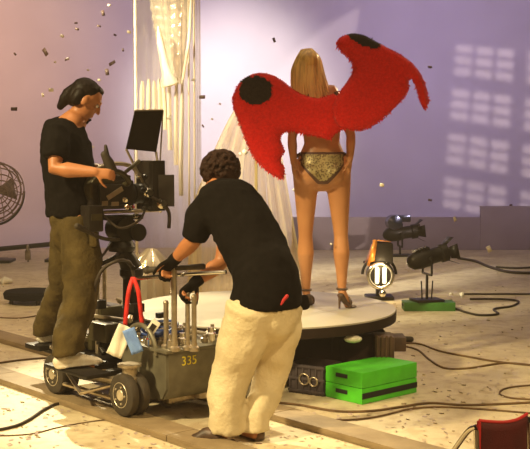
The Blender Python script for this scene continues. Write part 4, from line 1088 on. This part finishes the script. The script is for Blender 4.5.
# folding chair, bottom right ------------------------------------------------
cy = 3.95; q0, q1 = W(479, 421, 3.86), W(527, 420, 3.96); hgt = q0.z
chr_ = empty('folding_chair', V((q0.x, q0.y, 0)), 'folding chair with dark red fabric back and chrome frame, cut by the bottom edge', 'chair')
bd_ = (q1-q0); bd_.z = 0; bd_.normalize(); bn = V((-bd_.y, bd_.x, 0))*1.0; Wc = (V((q1.x, q1.y, 0))-V((q0.x, q0.y, 0))).length
front = V((-bd_.y, bd_.x, 0)); front = front if front.x < 0 else -front
def cp_(u, v, z): return bd_*u + front*v + V((0, 0, z))
mb = MB(); g = []
for i in range(13):
    row = []
    for j in range(9):
        u = Wc*i/12; sag = .012*math.sin(PI*i/12); z = hgt - sag*.8 - (.26*j/8)
        row.append(mb.bm.verts.new(cp_(u, -.03*math.sin(PI*i/12), z)))
    g.append(row)
for i in range(12):
    for j in range(8): mb.bm.faces.new((g[i][j], g[i+1][j], g[i+1][j+1], g[i][j+1]))
bkr = mb.build('backrest', 'red_canvas', chr_, solid=.008)
mb = MB(); mb.smooth_tube([cp_(Wc*i/8, -.03*math.sin(PI*i/8), hgt+.002-.01*math.sin(PI*i/8)) for i in range(9)], .006); mb.tube([cp_(0, 0, hgt), cp_(0, 0, hgt-.26)], .008); mb.build('piping', 'dark_red_edge', bkr)
mb = MB(); sz = max(.22, hgt-.30); mb.box(tuple(cp_(Wc/2, .17, sz)), (Wc, .34, .02), rot=Matrix.Rotation(math.atan2(bd_.y, bd_.x), 3, 'Z'), bev=.005); mb.build('seat', 'red_canvas', chr_)
for u in (-.012, Wc+.012):
    mb = MB(); mb.smooth_tube([cp_(u, -.0, hgt-.02), cp_(u, .05, hgt-.05), cp_(u, .16, hgt-.17), cp_(u, .30, sz), cp_(u, .34, .01)], .010, n=10); mb.build('side_tube', 'chrome', chr_)
    mb = MB(); mb.tube([cp_(u, .0, hgt-.03), cp_(u, -.02, sz), cp_(u, -.10, .01)], .010, n=10); mb.build('leg', 'chrome', chr_)

# ------------------------------------------------------------------ confetti in the air
mb = MB(); mb.quad((-.5, 0, -.28), (.5, 0, -.28), (.5, .08, .28), (-.5, .08, .28))
cdk = mb.build('confetti', 'confetti_dark', solid=.02); me_d = cdk.data
mb = MB(); mb.quad((-.5, 0, -.35), (.5, 0, -.35), (.5, .1, .35), (-.5, .1, .35)); cbr = mb.build('confetti', 'confetti_bright', solid=.02)
air_d = [(14, 109, 8, 0), (45, 52, 10, 1.0), (112, 63, 9, -.5), (107, 72, 8, 1.4), (67, 59, 7, -.2), (77, 29, 5, .3), (99, 26, 5, .2), (103, 13, 7, 1.3), (115, 35, 4, .4), (202, 97, 8, 0), (274, 40, 6, 1.2), (430, 67, 6, 0), (76, 23, 4, 0), (15, 54, 4, .8), (430, 200, 5, .2), (511, 205, 4, 0), (123, 50, 4, 1.3), (203, 126, 4, .9)]
air_b = [(62, 36, 5, .5), (109, 5, 4, 0), (129, 32, 5, .2), (43, 95, 5, 1.4), (51, 90, 6, 0), (55, 62, 3, 0), (99, 80, 4, .3), (455, 219, 6, 1.2), (489, 249, 8, 1.1), (462, 295, 7, 1.2), (451, 294, 5, .1), (169, 118, 6, 0), (331, 244, 3, .5), (264, 211, 4, .3), (212, 119, 3, .3), (382, 185, 6, .2), (93, 147, 3, .6), (294, 190, 4, 1.0), (220, 104, 3, .5), (193, 80, 4, .4), (88, 70, 3, .2), (160, 211, 5, .9), (245, 152, 7, .8), (240, 154, 4, 1.2)]  # last two flakes stand in for the bright sparkle on the drape
first = {0: True, 1: True}
for kind, src, lst, lab in ((0, cdk, air_d, 'small dark confetti flake falling through the air'), (1, cbr, air_b, 'small bright confetti or sparkle flake glinting in the air')):
    for (px, py, sz_, rt) in lst:
        o = src if first[kind] else src.copy()
        if first[kind]: first[kind] = False
        else: C.objects.link(o)
        Y = random.uniform(6.5, 9.0) if py < 290 else 9.0
        if px > 420: Y = random.uniform(8.5, 11)
        if 236 < px < 300 and py > 140: Y = 9.1
        if px == 160 or px == 169: Y = 9.4
        o.location = W(px, py, Y); k = .8*sz_/F_PX*Y; o.scale = (k, k, k)
        o.rotation_euler = (random.uniform(-.4, .4), rt, random.uniform(-.5, .5))
        tag(o, lab, 'confetti', 'dark confetti in the air' if kind == 0 else 'bright confetti in the air')
# confetti litter on the floor
mb = MB(); rnd = random.Random(5)
for i in range(1500):
    px, py = rnd.uniform(-10, 540), 262 + 190*rnd.random()**.8
    p = G(px, py, .004); 
    if (p-V((PC.x, PC.y, 0))).length < PR: continue
    s_ = rnd.uniform(.006, .017); th = rnd.uniform(0, PI); a = V((math.cos(th), math.sin(th), 0))*s_; b_ = V((-math.sin(th), math.cos(th), 0))*s_*.45; b_.z = rnd.uniform(0, .005)
    mb.quad(p-a-b_, p+a-b_, p+a+b_, p-a+b_)
tag(mb.build('confetti_litter', 'confetti_floor', smooth=False), 'countless small confetti flakes littering the studio floor', 'confetti', kind='stuff')
